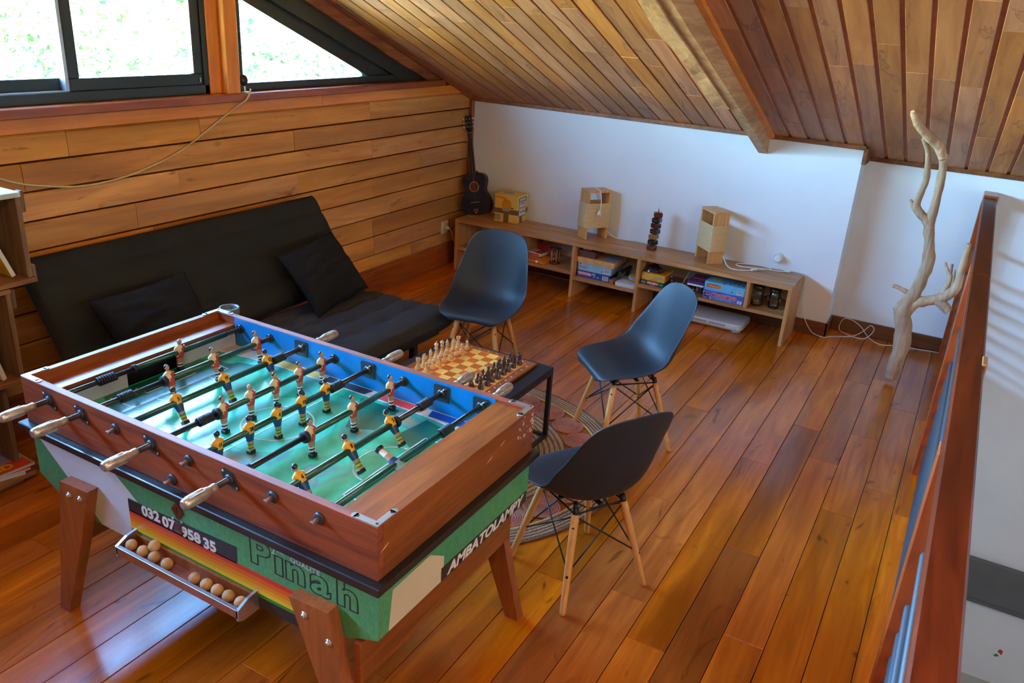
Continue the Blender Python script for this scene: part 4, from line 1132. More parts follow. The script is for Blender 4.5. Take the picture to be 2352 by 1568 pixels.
for lx, ly in ((-2.94, 4.08), (-2.94, 2.2), (-3.5, 4.06), (-3.5, 2.2)):
    B().cbox(lx-0.022, lx+0.022, ly-0.022, ly+0.022, 0.0, 0.22, 0.003).build('leg', 'black_metal', sofa)
def cushion(label, loc, rot, w_, h_, t_, seed):
    c = thing('cushion', label, 'cushion', loc, rot, 'black cushions on the sofa bed')
    b = B(); NU = 44
    def f(sg):
        def g(u, v):
            a, c_ = 2*u-1, 2*v-1
            pinch = 1 - 0.07*(1-abs(a)**2)*(abs(c_)**3) ; pinch2 = 1 - 0.07*(1-abs(c_)**2)*(abs(a)**3)
            e = (max(0, 1-a*a)*max(0, 1-c_*c_))**0.42
            wr = 0.014*noise.noise((a*2.2+seed, c_*6.0, sg*2.0))*e + 0.008*noise.noise((a*9+seed, c_*4, 3.0))*min(1, (abs(a)**2+abs(c_)**2))*e
            return (a*w_/2*pinch2, c_*h_/2*pinch, sg*t_/2*e + wr)
        return g
    b.grid(NU, NU, f(1)); k = len(b.v); b.grid(NU, NU, lambda u, v: f(-1)(1-u, v))
    b.build('cushion_cover', 'cushion_black', c, fix=True)
    sm = B(); pts = []
    for i in range(4):
        for s_ in range(14):
            t0 = s_/14*2-1
            a, c_ = [(t0, -1), (1, t0), (-t0, 1), (-1, -t0)][i]
            pinch = 1 - 0.07*(1-abs(a)**2)*(abs(c_)**3); pinch2 = 1 - 0.07*(1-abs(c_)**2)*(abs(a)**3)
            pts.append((a*w_/2*pinch2, c_*h_/2*pinch, 0))
    sm.tube(pts, 0.004, 6, 0, closed=True); sm.build('piping', 'cushion_black', c)
    return c
def frame_rot(xdir, ydir):
    x_ = Vector(xdir).normalized(); z_ = x_.cross(Vector(ydir)).normalized(); y_ = z_.cross(x_)
    return Matrix((x_, y_, z_)).transposed().to_euler()
cushion('black square cushion tilted at the right end of the sofa bed', (-3.40, 3.755, 0.580), frame_rot((-0.12, 0.95, 0.06), (-0.62, 0.05, 0.80)), 0.56, 0.44, 0.15, 1.3)
cushion('black square cushion at the left of the sofa bed, behind the football table', (-3.42, 2.55, 0.585), frame_rot((0.0, 0.99, 0.03), (-0.60, -0.02, 0.80)), 0.56, 0.46, 0.15, 7.7)

# ================================================================== LOW SHELF UNIT
sh = thing('low_shelf', 'long low wooden shelf unit against the white wall, holding games', 'shelf', (0, 0, 0))
SF, SB, ST = 5.915, 6.325, 0.462; TH = 0.026
B().cbox(-3.838, -0.928, SF, SB, ST-TH, ST, 0.0015).build('top_board', 'shelf_wood', sh)
for xa in (-3.838, -2.690, -2.121, -0.954):
    B().cbox(xa, xa+TH, SF+0.001, SB, 0.0, ST-TH, 0.0012).build('side_panel', 'shelf_wood_upright', sh)
for xa, z in ((-3.190, 0.215), (-1.254, 0.238)):
    B().cbox(xa, xa+TH, SF+0.002, SB, z, ST-TH, 0.0012).build('divider', 'shelf_wood_upright', sh)
ZA, ZB, ZC = 0.215, 0.178, 0.238
for xa, xb, z in ((-3.812, -2.690, ZA), (-2.664, -2.121, ZB), (-2.095, -0.954, ZC)):
    B().cbox(xa, xb, SF+0.003, SB, z-TH, z, 0.0012).build('shelf_board', 'shelf_wood', sh)

# ------------------------------------------------------------------ games and things in the shelf
def gbox(name, label, cat, x0, x1, y0, y1, z0, z1, mat, rz=0.0, group='board games in the low shelf'):
    t = thing(name, label, cat, ((x0+x1)/2, (y0+y1)/2, z0), (0, 0, rz), group)
    hx, hy, h = (x1-x0)/2, (y1-y0)/2, z1-z0
    zs = h*0.12
    B().cbox(-hx+0.0015, hx-0.0015, -hy+0.0015, hy-0.0015, 0, h*0.5, 0.0008).build('box_base', mat, t)
    B().cbox(-hx, hx, -hy, hy, zs, h, 0.0012).build('box_lid', mat, t)
    return t, hx, hy, h
def ftext(t, body, size, x, z, hy, mat, sx=1.0, shear=0.0, bold=0.0, rotz=0.0, depth=0.0005, name='lettering'):
    o = B().text(body, size, T((x, -hy-0.0011, z), PI/2, rotz, 0), 0, sx=sx, shear=shear, bold=bold, depth=depth); return o.build(name, mat, t)
def fpanel(t, x0, x1, z0, z1, hy, mat, name='printed_panel', k=1, r=0.0):
    return B().box(x0, x1, -hy-0.0004*k, -hy+0.0002, z0, z1).build(name, mat, t)
def barcode(t, x0, x1, z0, z1, hy):
    b = B().box(x0, x1, -hy-0.0005, -hy, z0, z1, 0); n_ = 13
    r_ = random.Random(3)
    for i in range(n_):
        xa = x0+0.003+(x1-x0-0.006)*i/n_; b.box(xa, xa+(x1-x0-0.006)/n_*r_.choice((.35, .55)), -hy-0.0009, -hy, z0+0.005, z1-0.002, 1)
    b.build('barcode', ['white', 'black'], t)
# left bay: drawing things and a little wooden mill
t = thing('activity_bag', 'flat orange and green plastic bag of craft things on the shelf', 'bag', (-3.07, 6.045, ZA), (0, 0, -0.08))
b = B()
b.grid(16, 12, lambda u, v: ((u-.5)*0.26, (v-.5)*0.20, 0.004+0.030*(max(0, 1-(2*u-1)**4)*max(0, 1-(2*v-1)**4))**.6 + 0.004*noise.noise((u*7, v*7, 1))), 0)
b.grid(16, 12, lambda u, v: ((.5-u)*0.26, (v-.5)*0.20, 0.001), 0); b.build('bag_film', 'orange', t, fix=True)
b = B(); b.box(-0.10, 0.06, -0.094, -0.078, 0.022, 0.028, 0); b.build('printed_band', 'pink', t)
B().cyl((0.075, -0.05, 0.034), (0.11, -0.09, 0.030), 0.004, 0.002, 8).build('orange_pencil', 'amber', t)
B().sphere((0.055, -0.095, 0.012), 0.012, 8).build('bag_seal', 'white_plastic', t)
B().sphere((0.06, -0.04, 0.036), 0.012, 8, 0, (1.4, 1, .5)).build('printed_leaf', 'green', t)
t, hx, hy, h = gbox('flat_game_box', 'flat white and red box of coloured crayons lying on the orange bag', 'box', -3.165, -3.02, 6.03, 6.15, ZA+0.036, ZA+0.060, 'white', -0.12)
fpanel(t, -hx+0.004, hx-0.012, 0.004, 0.017, hy, 'red')
b = B(); b.box(0.0, hx-0.004, -hy+0.004, hy-0.004, h, h+0.0006, 0); b.box(0.008, 0.045, -0.02, 0.02, h, h+0.0012, 1)
for i, mi in enumerate((2, 3, 4)): b.box(0.008, 0.045, -0.02+0.012*i, -0.010+0.012*i, h, h+0.0016, mi)
b.build('printed_lid', ['red', 'black', 'amber', 'green', 'box_sky'], t)
t = thing('pencil_pack', 'red and orange cardboard pack of pencils standing behind the crayon box', 'pack', (-3.065, 6.22, ZA), (math.radians(-6), 0, -0.12), None)
B().cbox(-0.105, 0.02, -0.008, 0.008, 0, 0.098, 0.001).build('pack_sleeve', 'red', t)
B().cbox(0.02, 0.105, -0.008, 0.008, 0, 0.092, 0.001).build('pack_end', 'orange_red', t)
B().text('Maped', 0.026, T((-0.04, -0.0088, 0.055), PI/2, 0, 0), 0, bold=0.0004).build('lettering', 'pink', t)
t = thing('wooden_mill', 'small dark red wooden spool stand with spoked wheel on the shelf', 'ornament', (-2.905, 6.05, ZA))
b = B(); b.lathe([(0.045, 0), (0.048, 0.004), (0.048, 0.011), (0.043, 0.015)], n=24); b.build('base', 'mahogany', t)
b = B(); b.lathe([(0.044, 0.122), (0.049, 0.126), (0.049, 0.136), (0.044, 0.140)], n=24); b.build('top', 'ebony', t)
for k in range(5):
    an = 2*PI*k/5+0.6; B().cyl((0.036*math.cos(an), 0.036*math.sin(an), 0.014), (0.036*math.cos(an), 0.036*math.sin(an), 0.123), 0.0022, None, 6).build('pillar', 'boxwood', t)
b = B(); b.sphere((0.004, -0.030, 0.065), 0.011, 8); b.build('hub', 'mahogany', t)
for k in range(8):
    an = 2*PI*k/8; B().cyl((0.004+0.010*math.cos(an), -0.030, 0.065+0.010*math.sin(an)), (0.004+0.038*math.cos(an), -0.032, 0.065+0.038*math.sin(an)), 0.0022, None, 6).build('spoke', 'boxwood', t)
b = B(); b.box(-0.03, -0.012, 0.004, 0.006, 0.075, 0.12, 0).box(-0.012, -0.004, 0.004, 0.006, 0.075, 0.12, 1); b.build('ribbon', ['pitch_blue', 'red'], t)
t = thing('thin_book', 'thin pale book standing against the end of the first shelf bay', 'book', (-2.712, 6.05, ZA), (0, math.radians(6), 0))
B().cbox(-0.006, 0.0, -0.075, 0.075, 0, 0.105, 0.0008).build('cover', 'paint_cream', t); B().cbox(-0.0062, 0.0002, -0.075, 0.075, 0.07, 0.115, 0.0008).build('cover_band', 'lilac', t)
# middle bay
t, hx, hy, h = gbox('game_box', 'dark blue game box at the bottom of the middle bay stack', 'game box', -2.655, -2.360, 5.965, 6.225, ZB, ZB+0.055, 'box_blue')
fpanel(t, -hx+0.016, -hx+0.132, 0.016, 0.047, hy, 'pink', k=2); ftext(t, 'TOPWORD', 0.024, -hx+0.074, 0.0315, hy+0.0004, 'white', bold=0.0008)
barcode(t, hx-0.062, hx-0.010, 0.009, 0.044, hy); fpanel(t, -hx+0.14, -hx+0.172, 0.030, 0.048, hy, 'print_grey')
for i, mt in enumerate(('white', 'box_teal', 'white', 'box_teal')): B().lathe([(0.0055, -hy-0.0008), (0.0055, -hy)], (hx-0.135+0.017*i, 0, 0.020), 10, 0, 'Y').build('printed_mark', mt, t, fix=True)
t, hx, hy, h = gbox('game_box', 'pale blue game box resting on the dark blue one', 'game box', -2.648, -2.350, 5.968, 6.22, ZB+0.0552, ZB+0.122, 'box_lightblue')
ftext(t, 'Rumino', 0.022, -hx+0.052, 0.030, hy, 'pink', bold=0.0006); barcode(t, hx-0.062, hx-0.014, 0.012, 0.045, hy)
B().lathe([(0.006, -hy-0.0008), (0.006, -hy)], (-hx+0.022, 0, 0.054), 10, 0, 'Y').build('printed_mark', 'box_blue', t, fix=True)
B().lathe([(0.005, -hy-0.0008), (0.005, -hy)], (hx-0.085, 0, 0.020), 10, 0, 'Y').build('printed_mark', 'green', t, fix=True)
t = thing('wooden_game_box', 'wooden game box with printed dominoes on its lid, in the middle bay', 'game box', (-2.495, 6.095, ZB+0.1222), (0, 0, 0), 'board games in the low shelf')
B().cbox(-0.165, 0.165, -0.135, 0.135, 0, 0.022, 0.001).build('box_base', 'lamp_wood', t); B().cbox(-0.166, 0.166, -0.136, 0.136, 0.0222, 0.045, 0.001).build('box_lid', 'lamp_wood', t)
b = B(); b.box(0.05, 0.160, -0.125, 0.125, 0.045, 0.0456, 0)
for i in range(3):
    for dx, dy in ((0, 0), (0.018, 0.014), (0.036, -0.004), (0.02, -0.018)): b.lathe([(0.0055, 0.0458), (0.0052, 0.0464)], (0.085+dx, -0.08+0.085*i+dy, 0), 8, 1 if i == 0 else 2)
b.build('printed_lid', ['print_grey', 'red', 'black'], t)
t = thing('brown_box', 'brown wooden two-part box on top of the middle bay stack', 'box', (-2.585, 6.06, ZB+0.1678), (0, 0, 0))
B().cbox(-0.078, 0.078, -0.09, 0.09, 0, 0.028, 0.001).build('box_base', 'box_brown', t); B().cbox(-0.079, 0.079, -0.091, 0.091, 0.0285, 0.055, 0.001).build('box_lid', 'box_brown', t)
t, hx, hy, h = gbox('card_pack', 'pink and white pack of cards on the brown box', 'pack', -2.638, -2.556, 6.0, 6.08, ZB+0.2230, ZB+0.247, 'pink', 0.08, None)
fpanel(t, -hx+0.008, hx-0.008, 0.004, 0.019, hy, 'white'); ftext(t, 'CARTES', 0.011, 0, 0.0115, hy+0.0004, 'print_grey', bold=0.0003)
t = thing('leaning_box', 'dark worn card box leaning behind the leather case in the middle bay', 'box', (-2.312, 6.13, ZB+0.0002), (0, math.radians(14), 0))
B().cbox(-0.012, 0.012, -0.12, 0.12, 0.004, 0.10, 0.001).build('box_body', 'box_dark', t); B().box(0.012, 0.0128, -0.10, -0.01, 0.04, 0.08).build('printed_panel', 'print_grey', t)
t = thing('leather_case', 'small brown leather case with an orange strap beside the blue game', 'case', (-2.322, 6.02, ZB), (0, 0, math.radians(-12)))
B().cbox(-0.020, 0.020, -0.075, 0.075, 0, 0.036, 0.006).build('case_body', 'leather', t)
B().tube(smooth_path([(0.012, -0.078, 0.034), (0.018, -0.083, 0.018), (0.03, -0.085, 0.003), (0.038, -0.084, 0.0025)], 4), 0.0035, 6).build('strap', 'orange_red', t)
t = thing('paper_box', 'white box of paper lying in the middle bay under the round tin', 'box', (-2.212, 6.045, ZB))
B().cbox(-0.083, 0.083, -0.105, 0.105, 0, 0.030, 0.001).build('box_body', 'paper', t); B().cbox(-0.084, 0.084, -0.106, 0.106, 0.018, 0.031, 0.001).build('box_lid', 'paper', t)
t = thing('round_tin', 'round yellow tin with a purple rim on the white paper box', 'tin', (-2.180, 6.055, ZB+0.0312))
b = B(); b.lathe([(0.046, 0), (0.046, 0.030)], n=28); b.build('tin_body', 'tin_yellow', t)
b = B(); b.lathe([(0.047, 0.026), (0.048, 0.028), (0.048, 0.043), (0.046, 0.045)], n=28); b.build('tin_rim', 'lilac', t)
b = B(); b.lathe([(0.043, 0.045), (0.043, 0.0462)], n=28); b.build('tin_lid', 'tin_yellow', t)
B().text('Dobble', 0.017, T((0, -0.008, 0.0463), 0, 0, 0.2), 0, bold=0.0005).build('lettering', 'black', t)
for k in range(5):
    an = -PI/2 + (k-2)*0.5; B().sphere((0.0462*math.cos(an), 0.0462*math.sin(an), 0.013), 0.0055, 6, 0, (1, 1, 1.3)).build('printed_mark', 'box_blue', t)
# right bay
t, hx, hy, h = gbox('game_box', 'dark green word game box under the yellow drawing game', 'game box', -2.090, -1.893, 5.945, 6.16, ZC, ZC+0.036, 'box_green')
fpanel(t, -hx+0.055, -hx+0.158, 0.010, 0.033, hy, 'red', k=2); ftext(t, 'SCRABBLE', 0.019, -hx+0.1065, 0.0215, hy+0.0004, 'white', bold=0.0006)
fpanel(t, hx-0.034, hx-0.006, 0.010, 0.028, hy, 'box_teal'); ftext(t, 'CLASSIQUE', 0.008, -hx+0.105, 0.006, hy, 'white')
b = B(); b.sphere((-hx+0.028, -hy, 0.019), 0.012, 8, 0, (1.6, 0.06, .7)).sphere((-hx+0.028, -hy-0.0004, 0.019), 0.009, 8, 1, (1.2, .08, .6)); b.build('printed_oval', ['print_grey', 'red'], t)
t, hx, hy, h = gbox('game_box', 'yellow drawing game box with purple lettering in the right bay', 'game box', -2.086, -1.894, 5.955, 6.17, ZC+0.0362, ZC+0.092, 'yellow')
for i, (c, s_, dz) in enumerate(zip('PiCtioNaRy', (36, 30, 36, 28, 28, 26, 34, 26, 34, 30), (4, 0, 3, -1, 1, 0, -2, 1, -1, -3))):
    ftext(t, c, s_*0.001, -hx+0.013+0.0186*i, 0.034+dz*0.001, hy, 'lilac', sx=0.9, bold=0.0006, rotz=0.06*((i % 3)-1))
ftext(t, 'Dessinez, jouez', 0.008, 0.01, 0.013, hy, 'black'); ftext(t, '3-16', 0.010, -hx+0.024, 0.012, hy, 'black')
B().cbox(-hx+0.01, hx-0.01, -hy+0.02, hy-0.02, h, h+0.0008, 0.0002).build('printed_lid', 'orange', t)
for k in range(3): B().box(-0.01+0.022*k, -0.002+0.022*k, -0.06, 0.02, h+0.0008, h+0.0014).build('printed_mark', 'black', t)
B().box(hx+0.0001, hx+0.0008, -hy+0.01, hy-0.01, 0.012, h-0.008).build('printed_side', 'orange', t)
t = thing('plastic_bag', 'crumpled clear plastic bag of dark pieces on the yellow game box', 'bag', (-2.02, 6.05, ZC+0.0942))
b = B()
for sg in (1, 0):
    b.grid(18, 16, lambda u, v, sg=sg: ((u-.5)*0.13, (v-.5)*0.12, 0.002 + sg*(0.052*(max(0, 1-(2*u-1)**2)*max(0, 1-(2*v-1)**2))**.6 + 0.016*noise.noise((u*5, v*5, 2))*(max(0, 1-(2*u-1)**4)*max(0, 1-(2*v-1)**4)))), 0)
b.build('bag_film', 'clear_plastic', t, fix=True)
b = B(); r_ = random.Random(6)
for k in range(14): b.cbox(-.008, .008, -.006, .006, 0, .008, .001); b.xf(T((r_.uniform(-.035, .035), r_.uniform(-.03, .03), 0.004+0.009*(k % 3)), r_.uniform(-.3, .3), r_.uniform(-.3, .3), r_.random()*3), len(b.v)-24)
o = b.build('game_tile', 'box_dark', t); o['kind'] = 'stuff'
t = thing('plastic_bottle', 'small clear bottle with a blue cap beside the yellow game box', 'bottle', (-1.862, 6.04, ZC))
b = B(); b.lathe([(0.018, 0), (0.020, 0.004), (0.020, 0.055), (0.016, 0.064), (0.011, 0.070)], n=18); b.build('bottle_body', 'clear_plastic', t)
b = B(); b.lathe([(0.0135, 0.068), (0.0135, 0.083), (0.011, 0.086)], n=16); b.build('bottle_cap', 'pitch_blue', t)
t = thing('folding_ruler', 'thin clear plastic stick leaning up at the back of the right bay', 'stick', (-1.80, 6.11, ZC), (math.radians(-22), math.radians(18), 0))
B().cbox(-0.004, 0.004, -0.0015, 0.0015, 0.002, 0.165, 0.0004).build('stick_body', 'print_grey', t)
t, hx, hy, h = gbox('game_box', 'purple lidded game box stacked behind the moulded chair back', 'game box', -1.715, -1.585, 5.975, 6.19, ZC+0.0642, ZC+0.100, 'box_purple')
fpanel(t, -hx, hx, 0.0, 0.014, hy, 'white'); B().box(-hx+0.01, hx-0.01, -0.03, 0.0, h, h+0.0006).build('printed_band', 'orange_red', t)
B().sphere((0.02, -0.06, h), 0.012, 8, 0, (1.5, 1, .06)).build('printed_mark', 'red', t)
t = thing('bag_of_tokens', 'clear bag of brown and white tokens under the purple box', 'bag', (-1.65, 6.06, ZC), (0, 0, 0))
b = B(); b.cbox(-0.062, 0.062, -0.075, 0.075, 0.001, 0.063, 0.012); b.build('bag_film', 'clear_plastic', t)
b = B(); r_ = random.Random(9)
for k in range(40): b.lathe([(0.009, 0), (0.009, 0.004)], (0, 0, 0), 8, k % 3); b.xf(T((r_.uniform(-.05, .05), r_.uniform(-.065, .06), 0.006+0.05*r_.random()), r_.uniform(-1, 1), r_.uniform(-1, 1), 0), len(b.v)-16)
o = b.build('token', ['white', 'leather', 'ebony'], t); o['kind'] = 'stuff'
t, hx, hy, h = gbox('game_box', 'purple and blue code-breaking game box at the bottom near the jars', 'game box', -1.575, -1.262, 5.942, 6.17, ZC, ZC+0.066, 'box_violet')
ftext(t, 'MASTERMIND', 0.033, 0.008, 0.036, hy+0.0004, 'red', bold=0.0012, sx=0.93, shear=0.05, depth=0.0008, name='lettering'); ftext(t, 'MASTERMIND', 0.033, 0.008, 0.036, hy, 'white', bold=0.0028, sx=0.93, shear=0.05, name='lettering_outline')
b = B(); r_ = random.Random(12)
for k in range(22):
    b.cbox(-.012, .012, -.0004, .0004, -.0022, .0022, .0002, k % 3); b.xf(T((-hx+r_.uniform(.012, .065), -hy-0.0007, r_.uniform(.008, .056)), 0, r_.uniform(-1.5, 1.5), 0), len(b.v)-24)
o = b.build('printed_pattern', ['black', 'pink', 'white'], t); o['kind'] = 'stuff'
fpanel(t, hx-0.045, hx-0.010, 0.008, 0.030, hy, 'paper'); ftext(t, '10+', 0.012, hx-0.028, 0.019, hy+0.0004, 'box_purple', bold=0.0004); fpanel(t, -0.06, 0.07, 0.010, 0.016, hy, 'box_sky')
t, hx, hy, h = gbox('game_box', 'sky blue four-in-a-row game box on the purple one near the jars', 'game box', -1.572, -1.262, 5.945, 6.18, ZC+0.0662, ZC+0.132, 'box_sky')
b = B(); b.cbox(-hx+0.020, -hx+0.128, -hy-0.0008, -hy, 0.024, 0.052, 0.0003); b.build('printed_badge', 'red', t); ftext(t, 'Puissance', 0.020, -hx+0.068, 0.0375, hy+0.0006, 'tin_yellow', bold=0.0006); 
b = B(); b.lathe([(0.0135, -hy-0.0012), (0.0135, -hy)], (-hx+0.118, 0, 0.037), 16, 0, 'Y'); b.build('printed_badge', 'amber', t, fix=True); ftext(t, '4', 0.022, -hx+0.118, 0.037, hy+0.0006, 'red', bold=0.0006)
barcode(t, hx-0.062, hx-0.018, 0.010, 0.036, hy); B().lathe([(0.007, -hy-0.0008), (0.007, -hy)], (hx-0.095, 0, 0.018), 10, 0, 'Y').build('printed_mark', 'green', t, fix=True); ftext(t, 'CE', 0.012, hx-0.115, 0.018, hy, 'print_grey')
b = B(); b.box(-hx+0.004, hx-0.004, -hy+0.004, hy-0.004, h, h+0.0006, 0); r_ = random.Random(2)
for k in range(34): b.lathe([(0.010, h+0.0006), (0.010, h+0.0012)], (r_.uniform(-0.02, hx-0.02), r_.uniform(-hy+0.015, hy-0.015), 0), 10, 1+k % 3)
b.lathe([(0.04, h+0.0006), (0.04, h+0.0014)], (-hx+0.06, -0.01, 0), 20, 3); b.build('printed_lid', ['box_sky', 'pitch_blue', 'red', 'tin_yellow'], t)
# two glass jars
t = thing('glass_jar', 'glass jar with a dark lid holding a few nuts, left of the two', 'jar', (-1.190, 6.055, ZC), (0, 0, 0), 'glass jars in the right end of the shelf')
b = B(); b.lathe([(0.001, 0.001), (0.042, 0.001), (0.046, 0.006), (0.046, 0.105), (0.040, 0.118), (0.036, 0.122), (0.036, 0.130)], n=28); b.build('jar_body', 'jar_glass', t)
b = B(); b.lathe([(0.044, 0.126), (0.047, 0.130), (0.047, 0.150), (0.043, 0.154), (0.001, 0.154)], n=28); b.build('jar_lid', 'ebony', t)
for k, (dx, dy, dz) in enumerate(((-.012, -.02, .014), (.010, -.022, .013), (-.002, .01, .013), (-.016, -.008, .030), (.008, -.012, .032), (.020, .010, .014))):
    B().sphere((dx, dy, dz), 0.012, 8, 0, (1.25, .95, .9)).build('nut', 'nut', t)
t = thing('bear_jar', 'bear-shaped glass jar with a dark lid, right of the two jars', 'jar', (-1.063, 6.055, ZC), (0, 0, 0), 'glass jars in the right end of the shelf')
b = B(); b.lathe([(0.001, 0.001), (0.036, 0.001), (0.041, 0.006), (0.043, 0.035), (0.036, 0.062), (0.042, 0.090), (0.040, 0.112), (0.034, 0.120), (0.034, 0.128)], n=28)
b.build('jar_body', 'jar_glass', t)
for sg in (-1, 1):
    B().sphere((sg*0.043, -0.008, 0.072), 0.018, 10, 0, (1, 1, 1.25)).build('jar_arm', 'jar_glass', t)
b = B(); b.lathe([(0.041, 0.124), (0.044, 0.128), (0.044, 0.148), (0.040, 0.152), (0.001, 0.152)], n=28); b.build('jar_lid', 'ebony', t)

# balance board on the floor below the shelf
t = thing('balance_board', 'white plastic balance board pushed under the shelf', 'balance board', (-1.50, 6.115, 0))
def sup(L, W, z0, z1, name, mat, inset=0.0):
    pts = []
    for k in range(64):
        an = 2*PI*k/64; c, s_ = math.cos(an), math.sin(an)
        e = 0.28
        waist = 1 - 0.06*math.exp(-((abs(c)**e*math.copysign(1, c))/0.5)**2)
        pts.append(((L/2-inset)*math.copysign(abs(c)**e, c), (W/2-inset)*math.copysign(abs(s_)**e, s_)*(1 if abs(c) > 0.6 else 0.94)))
    b = B(); vs = []; lv = [(z0, 0.985), (z0+0.008, 1.0), (z1-0.010, 1.0), (z1-0.002, 0.985), (z1, 0.965)]
    for z, k in lv: vs += [(p[0]*k, p[1]*k, z) for p in pts]
    n_ = len(pts); fs = [(i*n_+a, i*n_+(a+1) % n_, (i+1)*n_+(a+1) % n_, (i+1)*n_+a) for i in range(len(lv)-1) for a in range(n_)]
    fs += [tuple(range(n_))[::-1], tuple(range((len(lv)-1)*n_, len(lv)*n_))]
    b.add(vs, fs, 0); return b.build(name, mat, t)
sup(0.52, 0.31, 0.024, 0.066, 'deck', 'board_white')
sup(0.50, 0.29, 0.012, 0.026, 'base', 'board_grey')
for sx in (-1, 1):
    for sy in (-1, 1): B().lathe([(0.036, 0), (0.040, 0.004), (0.040, 0.016), (0.034, 0.018)], (sx*0.205, sy*0.100, 0), 16, 0).build('foot', 'board_grey', t)
for xa, xb in ((-0.21, -0.02), (0.0, 0.13)): B().box(xa, xb, -0.1475, -0.1455, 0.036, 0.052).build('printed_label', 'print_grey', t)

# ------------------------------------------------------------------ things on top of the shelf
t = thing('bingo_box', 'yellow cardboard bingo box bound with brown tape on the shelf', 'box', (-3.452, 6.228-0.012, ST), (0, 0, math.radians(3)))
W_, D_, Hb = 0.222, 0.205, 0.242
B().cbox(-W_/2, W_/2, -D_/2, D_/2, 0, Hb-0.012, 0.002).build('carton', 'box_yellow', t)
B().cbox(-W_/2-0.003, W_/2+0.003, -D_/2-0.003, D_/2+0.003, Hb-0.014, Hb-0.002, 0.001).build('carton_lid', 'box_yellow', t)
b = B(); b.cbox(-W_/2-0.001, W_/2+0.001, -D_/2-0.001, D_/2+0.001, 0.075, 0.118, 0.0005); b.cbox(-0.02, 0.03, -D_/2-0.0012, -D_/2, 0.0, 0.08, 0.0003).cbox(W_/2, W_/2+0.0012, -0.05, 0.0, 0, 0.08, 0.0003); b.build('packing_tape', 'tape_brown', t)
hy = D_/2; hx = W_/2
# cage picture on the front
b = B(); b.sphere((0.005, -hy, 0.158), 0.048, 12, 0, (0.95, 0.03, 1.0))
for k in range(6): b.torus((0, 0, 0), 0.047*math.cos(-1.1+0.44*k) , 0.0012, 24, 4, 1); b.xf(T((0.005, -hy-0.0012, 0.158+0.047*math.sin(-1.1+0.44*k)), 0, 0, 0) @ Matrix.Diagonal((1, 0.03, 0.5, 1)), len(b.v)-24*4)
b.box(0.045, 0.075, -hy-0.0016, -hy, 0.128, 0.136, 1); b.box(-0.03, 0.04, -hy-0.0016, -hy, 0.100, 0.122, 2)
b.build('printed_cage', ['amber', 'black', 'print_grey'], t)
B().text('Loto Bingo', 0.022, T((-0.052, -hy-0.0012, 0.214), PI/2, 0.05, 0), 0, bold=0.0006).build('lettering', 'orange_red', t)
b = B(); b.box(-hx+0.004, -hx+0.06, -hy-0.001, -hy, 0.015, 0.060, 0)
for i in range(3):
    for j in range(4): b.box(-hx+0.008+0.013*j, -hx+0.017+0.013*j, -hy-0.0016, -hy, 0.02+0.013*i, 0.029+0.013*i, 1)
b.build('printed_card', ['black', 'paper'], t)
b = B(); b.box(hx, hx+0.001, -0.075, 0.065, 0.055, 0.222, 0); b.box(hx, hx+0.0014, -0.068, 0.058, 0.062, 0.185, 1); b.build('printed_card', ['pitch_black', 'paper'], t)
B().text('BINGO', 0.032, T((hx+0.0016, -0.005, 0.203), PI/2, 0, PI/2), 0, sx=1.0, bold=0.0012, spacing=1.15).build('lettering', 'white', t)
for i, row in enumerate(('2 17 33 51', '8 16 32 48', '6 24 35 60')):
    B().text(row, 0.023, T((hx+0.0018, -0.005, 0.168-0.036*i), PI/2, 0, PI/2), 0, sx=0.95, bold=0.0004).build('card_number', 'black' if i != 1 else 'red', t)
B().sphere((-0.03, 0.0, Hb-0.002), 0.05, 10, 0, (1.1, .8, .02)).build('printed_cage', 'print_grey', t)

def table_lamp(label, loc, rz):
    t = thing('rope_lamp', label, 'lamp', loc, (0, 0, rz), 'wooden rope lamps on the shelf')
    # local: wide face looks along -Y
    W, D, H = 0.215, 0.130, 0.405; th = 0.019
    for s_ in (-1, 1):
        B().cbox(s_*W/2-th if s_ > 0 else -W/2, W/2 if s_ > 0 else -W/2+th, -D/2, D/2, 0, H-th, 0.0012).build('side_board', 'lamp_wood', t)
    B().cbox(-W/2, W/2, -D/2, D/2, H-th, H, 0.0012).build('top_board', 'lamp_wood', t)
    B().cbox(-W/2+th, W/2-th, -D/2+0.01, D/2-0.01, 0.098, 0.110, 0.001).build('inner_board', 'lamp_wood', t)
    r = B(); z = 0.098; o = 0.0030
    while z < 0.300:
        pts = []
        for (x_, y_) in ((-W/2-o, -D/2-o), (W/2+o, -D/2-o), (W/2+o, D/2+o), (-W/2-o, D/2+o)): pts.append((x_, y_, z + 0.0006*noise.noise((x_*40, z*90, y_*40))))
        dens = []
        for i in range(4):
            a, c = Vector(pts[i]), Vector(pts[(i+1) % 4]); dens += [a.lerp(c, 0.02), a.lerp(c, 0.5) + Vector((0, 0, 0.0005*noise.noise((z*200, i, 0)))), a.lerp(c, 0.98)]
        r.tube(dens, 0.0029, 5, 0, closed=True); z += 0.0054
    o_ = r.build('rope_winding', 'rope', t); o_['kind'] = 'stuff'
    b = B(); b.lathe([(0.018, 0.110), (0.020, 0.15), (0.020, 0.17)], n=14); b.sphere((0, 0, 0.205), 0.030, 10); b.build('bulb', 'white_plastic', t)
    return t
l1 = table_lamp('rope-wound wooden lamp near the bingo box, a white plug hanging over its top', (-2.648, 6.195, ST), math.radians(54.5))
l2 = table_lamp('rope-wound wooden lamp nearer the coiled white cord on the shelf', (-1.642, 6.205, ST), math.radians(-45))
def cable(name, label, pts, r, mat, cat='cable', n=6, plug=None, group=None):
    t = thing(name, label, cat, (0, 0, 0), (0, 0, 0), group)
    B().tube(smooth_path(pts, n), r, 7).build('cord', mat, t)
    return t
